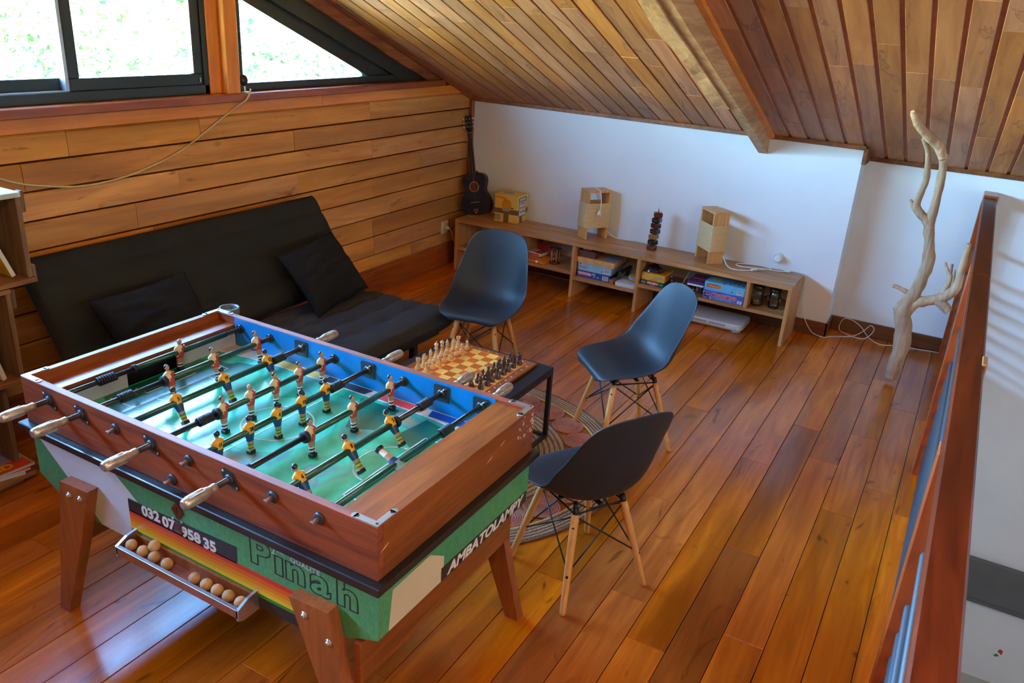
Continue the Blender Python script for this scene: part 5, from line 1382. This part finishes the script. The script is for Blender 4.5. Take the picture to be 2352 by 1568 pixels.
t = cable('lamp_cord', 'white cord with a plug draped over the lamp near the bingo box', [(-2.632, 6.235, ST+0.30), (-2.655, 6.225, ST+0.36), (-2.668, 6.205, ST+0.410), (-2.632, 6.178, ST+0.412), (-2.596, 6.150, ST+0.404), (-2.572, 6.128, ST+0.36), (-2.562, 6.118, ST+0.30), (-2.568, 6.118, ST+0.245)], 0.0038, 'white_plastic', 'cord')
b = B(); b.lathe([(0.005, 0.03), (0.009, 0.024), (0.012, 0.012), (0.0135, 0.0), (0.012, -0.012), (0.001, -0.013)], n=14, sx=1.3, sy=0.7); b.build('plug', 'white_plastic', t, (-2.569, 6.116, ST+0.222), (0, math.radians(8), math.radians(55)))
for s_ in (-1, 1): B().cyl((s_*0.007, 0, -0.012), (s_*0.007, 0, -0.030), 0.002, None, 8).build('plug_pin', 'steel', t, (-2.569, 6.116, ST+0.222), (0, math.radians(8), math.radians(55)))
cable('lamp_cord', 'short white cord running from the foot of the lamp near the bingo box', [(-2.60, 6.27, ST+0.085), (-2.56, 6.29, ST+0.05), (-2.50, 6.295, ST+0.012), (-2.44, 6.292, ST+0.005), (-2.38, 6.297, ST+0.005), (-2.31, 6.310, ST+0.005)], 0.0038, 'white_plastic', 'cord')
t = cable('lamp_cord', 'coiled white cord with a switch lying on the right end of the shelf', [(-1.545, 6.19, ST+0.10), (-1.515, 6.165, ST+0.05), (-1.47, 6.12, ST+0.010), (-1.415, 6.075, ST+0.005), (-1.34, 6.085, ST+0.005), (-1.255, 6.165, ST+0.005), (-1.185, 6.255, ST+0.005), (-1.175, 6.295, ST+0.0055), (-1.235, 6.312, ST+0.005), (-1.33, 6.300, ST+0.005), (-1.41, 6.265, ST+0.005), (-1.425, 6.215, ST+0.005), (-1.375, 6.18, ST+0.006), (-1.28, 6.195, ST+0.011), (-1.19, 6.235, ST+0.010), (-1.11, 6.262, ST+0.005), (-1.06, 6.283, ST+0.007)], 0.0040, 'white_plastic', 'cord')
B().cbox(-0.026, 0.026, -0.012, 0.012, -0.007, 0.009, 0.004).build('inline_switch', 'white_plastic', t, (-1.268, 6.150, ST+0.009), (0, 0, math.radians(48)))
b = B(); b.lathe([(0.005, -0.028), (0.010, -0.02), (0.014, 0.0), (0.013, 0.014), (0.001, 0.0145)], n=14, axis='X', sx=1.0, sy=0.6); b.build('plug', 'white_plastic', t, (-1.042, 6.290, ST+0.010), (0, 0, math.radians(20)), fix=True)
for s_ in (-1, 1): B().cyl((0.014, s_*0.008, 0), (0.034, s_*0.008, 0), 0.002, None, 8).build('plug_pin', 'steel', t, (-1.042, 6.290, ST+0.010), (0, 0, math.radians(20)))
t = thing('wall_socket', 'round white wall socket with a plug just above the right end of the shelf', 'socket', (-1.146, 6.36, 0.545))
b = B(); b.lathe([(0.040, 0.0), (0.040, -0.012), (0.036, -0.016)], (0, 0, 0), 24, 0, 'Y'); b.build('socket_plate', 'white_plastic', t, fix=True)
b = B(); b.lathe([(0.027, -0.014), (0.027, -0.030)], (-0.004, 0, 0.0), 20, 0, 'Y'); b.build('plug_base', 'black_plastic', t, fix=True)
b = B(); b.lathe([(0.024, -0.030), (0.031, -0.034), (0.030, -0.056), (0.020, -0.064)], (0.004, 0, 0.002), 20, 0, 'Y'); b.build('plug', 'white_plastic', t, fix=True)
cable('loose_cable', 'thin white cord dropping from the shelf and looping over the floor to the railing', [(-1.14, 6.335, 0.512), (-1.11, 6.325, ST+0.006), (-1.04, 6.335, ST+0.005), (-0.97, 6.338, ST+0.004), (-0.918, 6.343, ST-0.02), (-0.915, 6.343, 0.36), (-0.900, 6.332, 0.23), (-0.86, 6.328, 0.12), (-0.79, 6.322, 0.030), (-0.705, 6.328, 0.005), (-0.660, 6.38, 0.004), (-0.61, 6.425, 0.004), (-0.515, 6.505, 0.004), (-0.455, 6.578, 0.03), (-0.405, 6.582, 0.095), (-0.375, 6.580, 0.06), (-0.43, 6.50, 0.005), (-0.57, 6.53, 0.006), (-0.625, 6.578, 0.02), (-0.61, 6.582, 0.10), (-0.55, 6.580, 0.11), (-0.47, 6.578, 0.07), (-0.40, 6.56, 0.006), (-0.305, 6.46, 0.004), (-0.20, 6.505, 0.004), (-0.01, 6.55, 0.004), (0.10, 6.57, 0.004)], 0.0034, 'white_plastic', 'cord', 8)
cable('loose_cable', 'grey cord lying along the skirting board behind the shelf', [(-3.78, 6.31, 0.012), (-3.40, 6.30, 0.006), (-3.10, 6.305, 0.006), (-2.86, 6.30, 0.006), (-2.60, 6.318, 0.006)], 0.005, 'print_grey', 'cord')
# stacked block puzzle tower
t = thing('block_tower', 'tower of seven twisted glossy wooden blocks on a spike, on the shelf', 'ornament', (-2.10, 6.165, ST))
r_ = random.Random(4); tones = ['mahogany', 'ebony', 'caramel', 'ebony', 'mahogany', 'ebony', 'mahogany']; xo = [0, 0.004, 0.006, 0.012, 0.013, 0.016, 0.020]
for k in range(7):
    s_ = 0.0345
    b = B().cbox(-s_, s_, -s_*0.92, s_*0.92, 0.0, 0.0405, 0.008)
    o = b.build('block', tones[k], t, (xo[k]-0.006, 0, 0.0455*k), (0, 0, r_.uniform(-0.5, 0.5)))
    if k in (1, 2, 3, 5): B().text('MADAGASCAR'[0:9] if k == 3 else 'ANTSIRABE'[0:7], 0.0085, T((0, -s_*0.92-0.0006, 0.02), PI/2, 0, 0), 0, sx=0.85).build('gilt_lettering', 'brass', o)
    if k: B().cyl((0, 0, -0.006), (0, 0, 0.001), 0.009, None, 10).build('spacer', 'ebony', t, (xo[k]-0.006, 0, 0.0455*k))
B().lathe([(0.006, 0.312), (0.005, 0.325), (0.0005, 0.352)], (0.014, 0, 0), 10).build('spike', 'caramel', t)

# guitar leaning in the corner
g = thing('guitar', 'small dark blue acoustic guitar leaning in the corner on the shelf', 'guitar', (-3.765, 6.175, ST+0.004))
g.rotation_euler = (math.radians(-8.2), math.radians(-12.0), math.radians(8))
prof = [(0.0, 0.0), (0.075, 0.004), (0.118, 0.022), (0.140, 0.062), (0.141, 0.105), (0.124, 0.155), (0.103, 0.195), (0.096, 0.222), (0.103, 0.255), (0.113, 0.290), (0.110, 0.325), (0.090, 0.352), (0.050, 0.367), (0.0, 0.371)]
pp = [tuple(v)[:2] for v in [Vector((a, c, 0)) for a, c in prof]]
sp = smooth_path([(a, c, 0) for a, c in prof], 4); right = [(p.x, p.y) for p in sp]
outl = right + [(-p[0], p[1]) for p in right[::-1][1:-1]]
B().prism(outl, 'Y', -0.030, 0.036).build('body', 'guitar_black', g, fix=True)
B().prism([(p[0]*0.985, 0.003+p[1]*0.985) for p in outl], 'Y', -0.0325, -0.0298).build('soundboard', 'guitar_blue', g, fix=True)
b = B(); 
b.torus((0, 0, 0), 0.043, 0.0042, 32, 5, 0); b.xf(T((0, -0.0335, 0.245), PI/2, 0, 0) @ Matrix.Diagonal((1, 1, 0.35, 1))); b.build('rosette', 'gold_trim', g)
b = B(); b.lathe([(0.038, -0.0331), (0.0375, -0.0338)], (0, 0, 0.245), 28, 0, 'Y'); b.build('sound_hole', 'mahogany', g, fix=True)
B().prism([(-0.021, 0.33), (0.021, 0.33), (0.017, 0.715), (-0.017, 0.715)], 'Y', -0.040, -0.033).build('fretboard', 'ebony', g, fix=True)
b = B().prism([(-0.020, 0.36), (0.020, 0.36), (0.016, 0.715), (-0.016, 0.715)], 'Y', -0.034, -0.014); b.cbox(-0.028, 0.028, -0.03, 0.03, 0.345, 0.385, 0.008); b.build('neck', 'guitar_black', g, fix=True)
b = B().prism([(-0.019, 0.715), (0.019, 0.715), (0.030, 0.745), (0.030, 0.860), (-0.030, 0.860), (-0.030, 0.745)], 'Y', -0.036, -0.022); b.build('headstock', 'guitar_blue', g, fix=True)
B().cbox(-0.019, 0.019, -0.043, -0.035, 0.712, 0.717, 0.001).build('nut', 'gold_trim', g)
for s_ in (-1, 1):
    for k in range(3):
        zz = 0.765+0.034*k
        b = B(); b.cyl((s_*0.028, -0.029, zz), (s_*0.042, -0.029, zz), 0.003, None, 8, 0); b.cbox(s_*0.049-0.006, s_*0.049+0.006, -0.036, -0.022, zz-0.009, zz+0.009, 0.002, 1); b.build('tuning_peg', ['brass', 'cream_plastic'], g)
        b = B(); b.lathe([(0.0065, -0.036), (0.0065, -0.0385), (0.003, -0.040), (0.003, -0.046)], (s_*0.014, 0, zz), 12, 0, 'Y'); b.build('string_post', 'brass', g, fix=True)
B().cbox(-0.045, 0.045, -0.040, -0.0325, 0.106, 0.112, 0.002).build('bridge', 'gold_trim', g)
b = B(); b.prism([(-0.024, 0.050), (0.024, 0.050), (0.007, 0.012), (-0.007, 0.012)], 'Y', -0.036, -0.0325, 0); b.prism([(-0.012, 0.044), (0.012, 0.044), (0.003, 0.022), (-0.003, 0.022)], 'Y', -0.0366, -0.0358, 1); b.build('tailpiece', ['brass', 'guitar_black'], g, fix=True)
B().cyl((0.004, -0.039, 0.11), (0.002, -0.040, 0.715), 0.0008, None, 5).build('string', 'steel', g)

# ------------------------------------------------------------------ left wall: outlet, cable
t = thing('power_outlet', 'cream power outlet with a plug on the siding beside the shelf', 'outlet', (-3.9985, 5.983, 0.345))
B().cbox(0.0, 0.012, -0.052, 0.052, -0.056, 0.056, 0.003).build('outlet_plate', 'cream_plastic', t)
b = B(); b.lathe([(0.024, 0.012), (0.023, 0.028), (0.016, 0.046), (0.006, 0.060)], (0, 0.004, -0.004), 18, 0, 'X'); b.build('plug', 'cable_cream', t)
B().tube(smooth_path([(0.052, 0.004, -0.006), (0.075, 0.008, -0.03), (0.085, 0.03, -0.10), (0.095, 0.07, -0.18), (0.11, 0.11, -0.24)], 6), 0.0045, 7).build('cord', 'cable_cream', t)
t = thing('wall_cable', 'pale cable sagging across the siding from the window corner', 'cable', (0, 0, 0))
pts = [(-3.955, 3.745, 1.640), (-3.938, 3.725, 1.622), (-3.935, 3.690, 1.585), (-3.965, 3.645, 1.545), (-3.982, 3.559, 1.494), (-3.993, 3.403, 1.405), (-3.993, 3.207, 1.312), (-3.993, 2.966, 1.243), (-3.993, 2.772, 1.212), (-3.993, 2.594, 1.206), (-3.993, 2.454, 1.224), (-3.993, 2.303, 1.256), (-3.993, 2.184, 1.30), (-3.993, 2.0, 1.38)]
B().tube(smooth_path(pts, 6), 0.0055, 7).build('cord', 'cable_cream', t)
t = thing('window_sensor', 'small round black device on a white bracket in the window corner', 'sensor', (-3.99, 3.735, 1.618))
b = B(); b.cbox(-0.015, 0.02, -0.02, 0.035, 0, 0.006, 0.002).cyl((0, 0.0, 0.0), (0, -0.004, 0.05), 0.006, None, 8); b.build('bracket', 'white_plastic', t)
b = B(); b.sphere((0, -0.006, 0.072), 0.030, 10, 0, (0.6, 1, 1.15)); b.build('body', 'black_plastic', t)

# ------------------------------------------------------------------ crate shelves at the left edge
cr_ = thing('crate_shelf', 'stack of old wooden fruit crates used as a bookshelf at the left edge', 'shelf', (0, 0, 0))
CX0, CX1 = -3.93, -3.50
def crate(y0, y1, z0, z1, white_top, side_w):
    th = 0.022
    B().cbox(CX0, CX1, y1-th, y1, z0+th, z1-th, 0.002).build('end_board', 'crate_wood', cr_)
    B().cbox(CX0, CX1, y0, y0+th, z0+th, z1-th, 0.002).build('end_board', 'crate_wood', cr_)
    B().cbox(CX0, CX1+0.012, y0-0.01, y1+0.012, z0, z0+th, 0.002).build('base_board', 'crate_wood_y', cr_)
    B().cbox(CX0, CX1, y0-0.01, y1+0.004, z1-th, z1, 0.002).build('top_board', 'crate_white' if white_top else 'crate_wood_y', cr_)
crate(1.25, 1.985, 0.945, 1.345, True, 0)
crate(1.25, 1.875, 0.500, 0.938, False, 0)
B().cbox(CX0, CX1+0.02, 1.20, 1.84, 0.034, 0.056, 0.003).build('base_board', 'crate_wood_y', cr_)
B().cbox(CX0, CX0+0.03, 1.22, 1.80, 0.056, 0.5, 0.003).build('back_board', 'crate_wood_y', cr_)
B().cbox(CX0, CX0+0.03, 1.24, 1.95, 0.98, 1.31, 0.003).build('back_board', 'crate_wood', cr_)
B().cbox(CX0, CX0+0.03, 1.24, 1.85, 0.53, 0.90, 0.003).build('back_board', 'crate_wood_y', cr_)
for yy in (1.25, 1.80): B().cbox(CX0, CX1-0.05, yy-0.011, yy+0.011, 0.056, 0.5, 0.003).build('end_board', 'crate_wood', cr_)
for z_ in (0.0, ): B().cbox(CX0+0.02, CX1-0.02, 1.25, 1.80, 0.0, 0.034, 0.003).build('plinth', 'crate_wood_y', cr_)
for (yy, z0, z1) in ((1.985, 1.255, 1.347), (1.985, 0.955, 1.02), (1.877, 0.84, 0.93)):
    B().cbox(CX1-0.045, CX1-0.005, yy+0.002, yy+0.022, z0, z1, 0.004).build('corner_batten', 'crate_wood', cr_)
t = thing('yellow_book', 'yellow-covered book leaning inside the top crate', 'book', (-3.60, 1.932, 0.968), (math.radians(20), 0, 0))
B().cbox(-0.13, 0.05, -0.010, 0.010, 0.004, 0.20, 0.001).build('cover', 'yellow', t); B().box(0.05, 0.0504, -0.008, 0.008, 0.006, 0.196).build('page_block', 'paper', t)
b = B(); b.sphere((-0.02, -0.0104, 0.07), 0.016, 6, 0, (0.6, .04, 1.5)); b.build('cover_picture', 'tape_brown', t)
t = thing('white_book', 'white book spine leaning inside the middle crate', 'book', (-3.58, 1.80, 0.524), (math.radians(12), 0, 0))
B().cbox(-0.12, 0.06, -0.012, 0.008, 0.003, 0.19, 0.001).build('cover', 'paper', t)
r_ = random.Random(21)
mag = [('pink and white magazine at the bottom of the pile in the lowest crate', 'paper', ('green', 'pink')), ('red magazine in the pile in the lowest crate', 'red', ('box_blue', 'amber')), ('comic with a red and yellow title on top of the magazine pile', 'print_grey', ('red', 'tin_yellow', 'lilac'))]
z = 0.0562
for k, (lab, mt, cols_) in enumerate(mag):
    a = -0.30 + 0.12*k
    t = thing('magazine', lab, 'magazine', (-3.635+0.01*k, 1.680+0.01*k, z), (0, 0, a), 'magazines in the lowest crate')
    th = 0.012
    B().cbox(-0.115, 0.115, -0.15, 0.15, 0, th-0.002, 0.001).build('pages', 'paper', t)
    b = B(); b.box(-0.116, 0.116, -0.151, 0.151, th-0.002, th, 0); b.build('cover', mt, t)
    b = B()
    if k == 2:
        b.box(-0.10, 0.02, -0.12, 0.13, th, th+0.0006, 2); b.box(0.03, 0.11, -0.10, 0.14, th, th+0.0008, 0)
        b.build('cover_picture', list(cols_), t)
        B().text('BD', 0.07, T((0.07, 0.03, th+0.001), 0, 0, PI/2), 0, bold=0.002).build('lettering', 'tin_yellow', t)
    else:
        b.box(0.02, 0.11, -0.13, 0.02, th, th+0.0006, 0); b.box(0.02, 0.11, 0.03, 0.13, th, th+0.0006, 1); b.build('cover_picture', list(cols_), t)
    z += th + 0.0008

# ------------------------------------------------------------------ railing along the stairwell
ra = thing('railing', 'glossy red-brown wooden railing with grey tubes along the stairwell', 'railing', (0, 0, 0))
B().cbox(0.104, 0.184, -0.6, 4.20, 1.165, 1.210, 0.006).build('handrail', 'rail_wood', ra)
B().cbox(0.104, 0.184, 4.203, 6.42, 1.165, 1.210, 0.006).build('handrail', 'rail_wood', ra)
B().cbox(0.102, 0.192, 6.40, 6.61, 1.150, 1.225, 0.005).build('handrail_block', 'rail_post_wood', ra)
B().cbox(0.176, 0.192, 2.93, 3.02, 1.155, 1.2155, 0.003).build('joint_clip', 'leather', ra)
for (ya, yb) in ((2.27, 2.36), (4.47, 4.57), (6.47, 6.58)):
    B().cbox(0.098, 0.186, ya, yb, -0.2, 1.165, 0.004).build('post', 'rail_post_wood', ra)
for zt in (0.845, 0.660, 0.560, 0.470, 0.372, 0.280, 0.180, 0.095):
    B().tube([(0.142, -0.6, zt), (0.142, 6.6, zt)], 0.0155, 12).build('tube', 'tube_grey', ra)

# ------------------------------------------------------------------ driftwood branch
dw = thing('driftwood', 'tall bleached driftwood branch leaning between the white wall and the railing', 'driftwood', (-0.15, 5.74, 0))
def branch(pts, rad, name, seed):
    P = smooth_path([(p[0]+0.15, p[1]-5.74, p[2]) for p in pts], 7); k = len(P); n = 14
    R_ = []
    for i in range(k):
        f = i/(k-1)*(len(rad)-1); j = min(int(f), len(rad)-2); R_.append(rad[j]+(rad[j+1]-rad[j])*(f-j))
    R_ = [r*(1+0.16*noise.noise((i*0.35, seed, 0))) for i, r in enumerate(R_)]
    b = B().tube(P, R_, n)
    for i in range(len(b.v)):
        v = Vector(b.v[i]); ctr = P[min(i//n, k-1)]; d = v-ctr
        b.v[i] = tuple(ctr + d*(1+0.20*noise.noise((v.x*22+seed, v.y*22, v.z*9))))
    return b.build(name, 'driftwood', dw, fix=True)
trunk = [(-0.152, 5.73, 0.030), (-0.149, 5.735, 0.092), (-0.142, 5.76, 0.246), (-0.151, 5.775, 0.365), (-0.183, 5.785, 0.479), (-0.169, 5.79, 0.558), (-0.145, 5.795, 0.623), (-0.125, 5.8, 0.731), (-0.116, 5.805, 0.836), (-0.135, 5.805, 0.963), (-0.161, 5.8, 1.074), (-0.159, 5.79, 1.189), (-0.161, 5.77, 1.33), (-0.167, 5.74, 1.455), (-0.18, 5.71, 1.529)]
branch(trunk, [0.034, 0.046, 0.050, 0.052, 0.058, 0.046, 0.040, 0.038, 0.039, 0.033, 0.034, 0.026, 0.025, 0.024, 0.030], 'trunk', 1.0)
branch([(-0.179, 5.71, 1.520), (-0.22, 5.67, 1.588), (-0.29, 5.6, 1.65), (-0.347, 5.53, 1.713), (-0.38, 5.48, 1.761), (-0.391, 5.46, 1.786)], [0.028, 0.029, 0.027, 0.024, 0.017, 0.010], 'top_branch', 2.0)
branch([(-0.150, 5.8, 1.060), (-0.194, 5.795, 1.118), (-0.235, 5.79, 1.154), (-0.263, 5.79, 1.2), (-0.254, 5.78, 1.287), (-0.244, 5.76, 1.388), (-0.27, 5.71, 1.538), (-0.308, 5.66, 1.622)], [0.030, 0.028, 0.026, 0.023, 0.021, 0.019, 0.016, 0.014], 'side_branch', 3.0)
branch([(-0.225, 5.79, 1.135), (-0.271, 5.79, 1.176), (-0.305, 5.79, 1.227)], [0.022, 0.015, 0.009], 'twig', 4.0)
branch([(-0.15, 5.795, 0.605), (-0.229, 5.8, 0.639), (-0.285, 5.8, 0.651)], [0.022, 0.014, 0.011], 'twig', 5.0)
branch([(-0.180, 5.785, 0.460), (-0.15, 5.79, 0.532), (-0.106, 5.79, 0.572), (-0.012, 5.79, 0.618), (0.050, 5.785, 0.665), (0.080, 5.78, 0.723), (0.084, 5.77, 0.813), (0.082, 5.76, 0.933), (0.086, 5.74, 1.019)], [0.044, 0.038, 0.032, 0.032, 0.033, 0.030, 0.024, 0.020, 0.014], 'side_branch', 6.0)
branch([(0.020, 5.80, 0.640), (0.035, 5.81, 0.763), (0.010, 5.815, 0.81), (-0.015, 5.82, 0.862)], [0.024, 0.017, 0.012, 0.006], 'twig', 7.0)
branch([(0.032, 5.81, 0.762), (0.028, 5.815, 0.81), (0.024, 5.82, 0.858)], [0.013, 0.010, 0.008], 'twig', 8.0)
branch([(0.060, 5.80, 0.670), (0.056, 5.805, 0.75), (0.05, 5.81, 0.825)], [0.018, 0.012, 0.004], 'twig', 9.0)
branch([(-0.01, 5.79, 0.612), (0.045, 5.785, 0.586), (0.080, 5.78, 0.559)], [0.028, 0.034, 0.026], 'stub', 10.0)
branch([(-0.19, 5.785, 0.490), (-0.225, 5.783, 0.497), (-0.245, 5.78, 0.503)], [0.018, 0.012, 0.006], 'stub', 11.0)

# ------------------------------------------------------------------ outside: sunlit slope with shrubs
hill = struct('ground_outside')
B().grid(30, 40, lambda u, v: (-5.2-22*u, -14+44*v, -2.4 + 3.1*u + 0.35*noise.noise((u*6, v*9, 0))), 0).build('slope', 'meadow', hill, fix=True)
def shrub(label, loc, r, h, mats, seed, nl, name='shrub'):
    t = thing(name, label, 'shrub', loc, (0, 0, 0), 'shrubs on the slope outside the window')
    rr = random.Random(seed)
    st_ = B()
    for k in range(5):
        an = rr.random()*6.28; st_.tube([(0, 0, -0.3), (0.2*r*math.cos(an), 0.2*r*math.sin(an), h*0.4), (0.6*r*math.cos(an), 0.6*r*math.sin(an), h*0.75)], [0.04, 0.03, 0.012], 6)
    st_.build('stem', 'bark', t)
    b = B()
    lobes = [(rr.uniform(-.6, .6)*r, rr.uniform(-.6, .6)*r, rr.uniform(.25, .85)*h, rr.uniform(.35, .6)*r) for _ in range(9)]
    for i in range(nl):
        lx, ly, lz, lr = rr.choice(lobes)
        d = Vector((rr.gauss(0, 1), rr.gauss(0, 1), rr.gauss(0, 1))).normalized()*lr*rr.uniform(.75, 1.05)
        c = Vector((lx, ly, lz)) + d
        a = Vector((rr.gauss(0, 1), rr.gauss(0, 1), rr.gauss(-.5, .7))).normalized(); q = a.orthogonal().normalized()
        L = rr.uniform(.10, .22); W = L*0.32
        b.add([c, c + a*L*0.45 + q*W, c + a*L, c + a*L*0.45 - q*W], [(0, 1, 2, 3)], rr.choice((0, 0, 1)))
    o = b.build('foliage', list(mats), t); o['kind'] = 'stuff'
SH = [((-11.5, 8.0), 1.3, 2.4, ('leaf', 'leaf_pale'), 'bright green shrub outside the middle window pane'), ((-13.5, 11.6), 1.6, 2.6, ('leaf_dark', 'leaf'), 'dark green shrub outside the right part of the sliding window'),
      ((-12.5, 14.8), 1.3, 1.8, ('leaf_pale', 'leaf'), 'pale shrub outside the triangular window'), ((-10.5, 13.4), 0.55, 0.9, ('leaf_dark', 'leaf'), 'small dark shrub outside the right corner of the triangular window'),
      ((-12.0, 5.6), 1.3, 2.0, ('leaf_pale', 'leaf'), 'pale shrub outside the left window pane'), ((-9.5, 9.0), 0.8, 1.4, ('leaf_pale', 'leaf_pale'), 'feathery pale shrub nearest the sliding window'), ((-15.5, 9.5), 1.8, 2.9, ('leaf_pale', 'leaf'), 'tall pale shrub farthest up the slope'),
      ((-12.2, 12.9), 1.4, 1.9, ('leaf_pale', 'leaf_pale'), 'feathery pale shrub behind the middle of the triangular window')]
for i, ((sx_, sy_), r, h, mt, lab) in enumerate(SH):
    u_ = (-sx_-5.2)/22; z_ = -2.4 + 3.1*u_ + 0.35*noise.noise((u_*6, (sy_+14)/44*9, 0))
    shrub(lab, (sx_, sy_, z_), r*1.1, h+1.5, mt, 30+i, 3600)
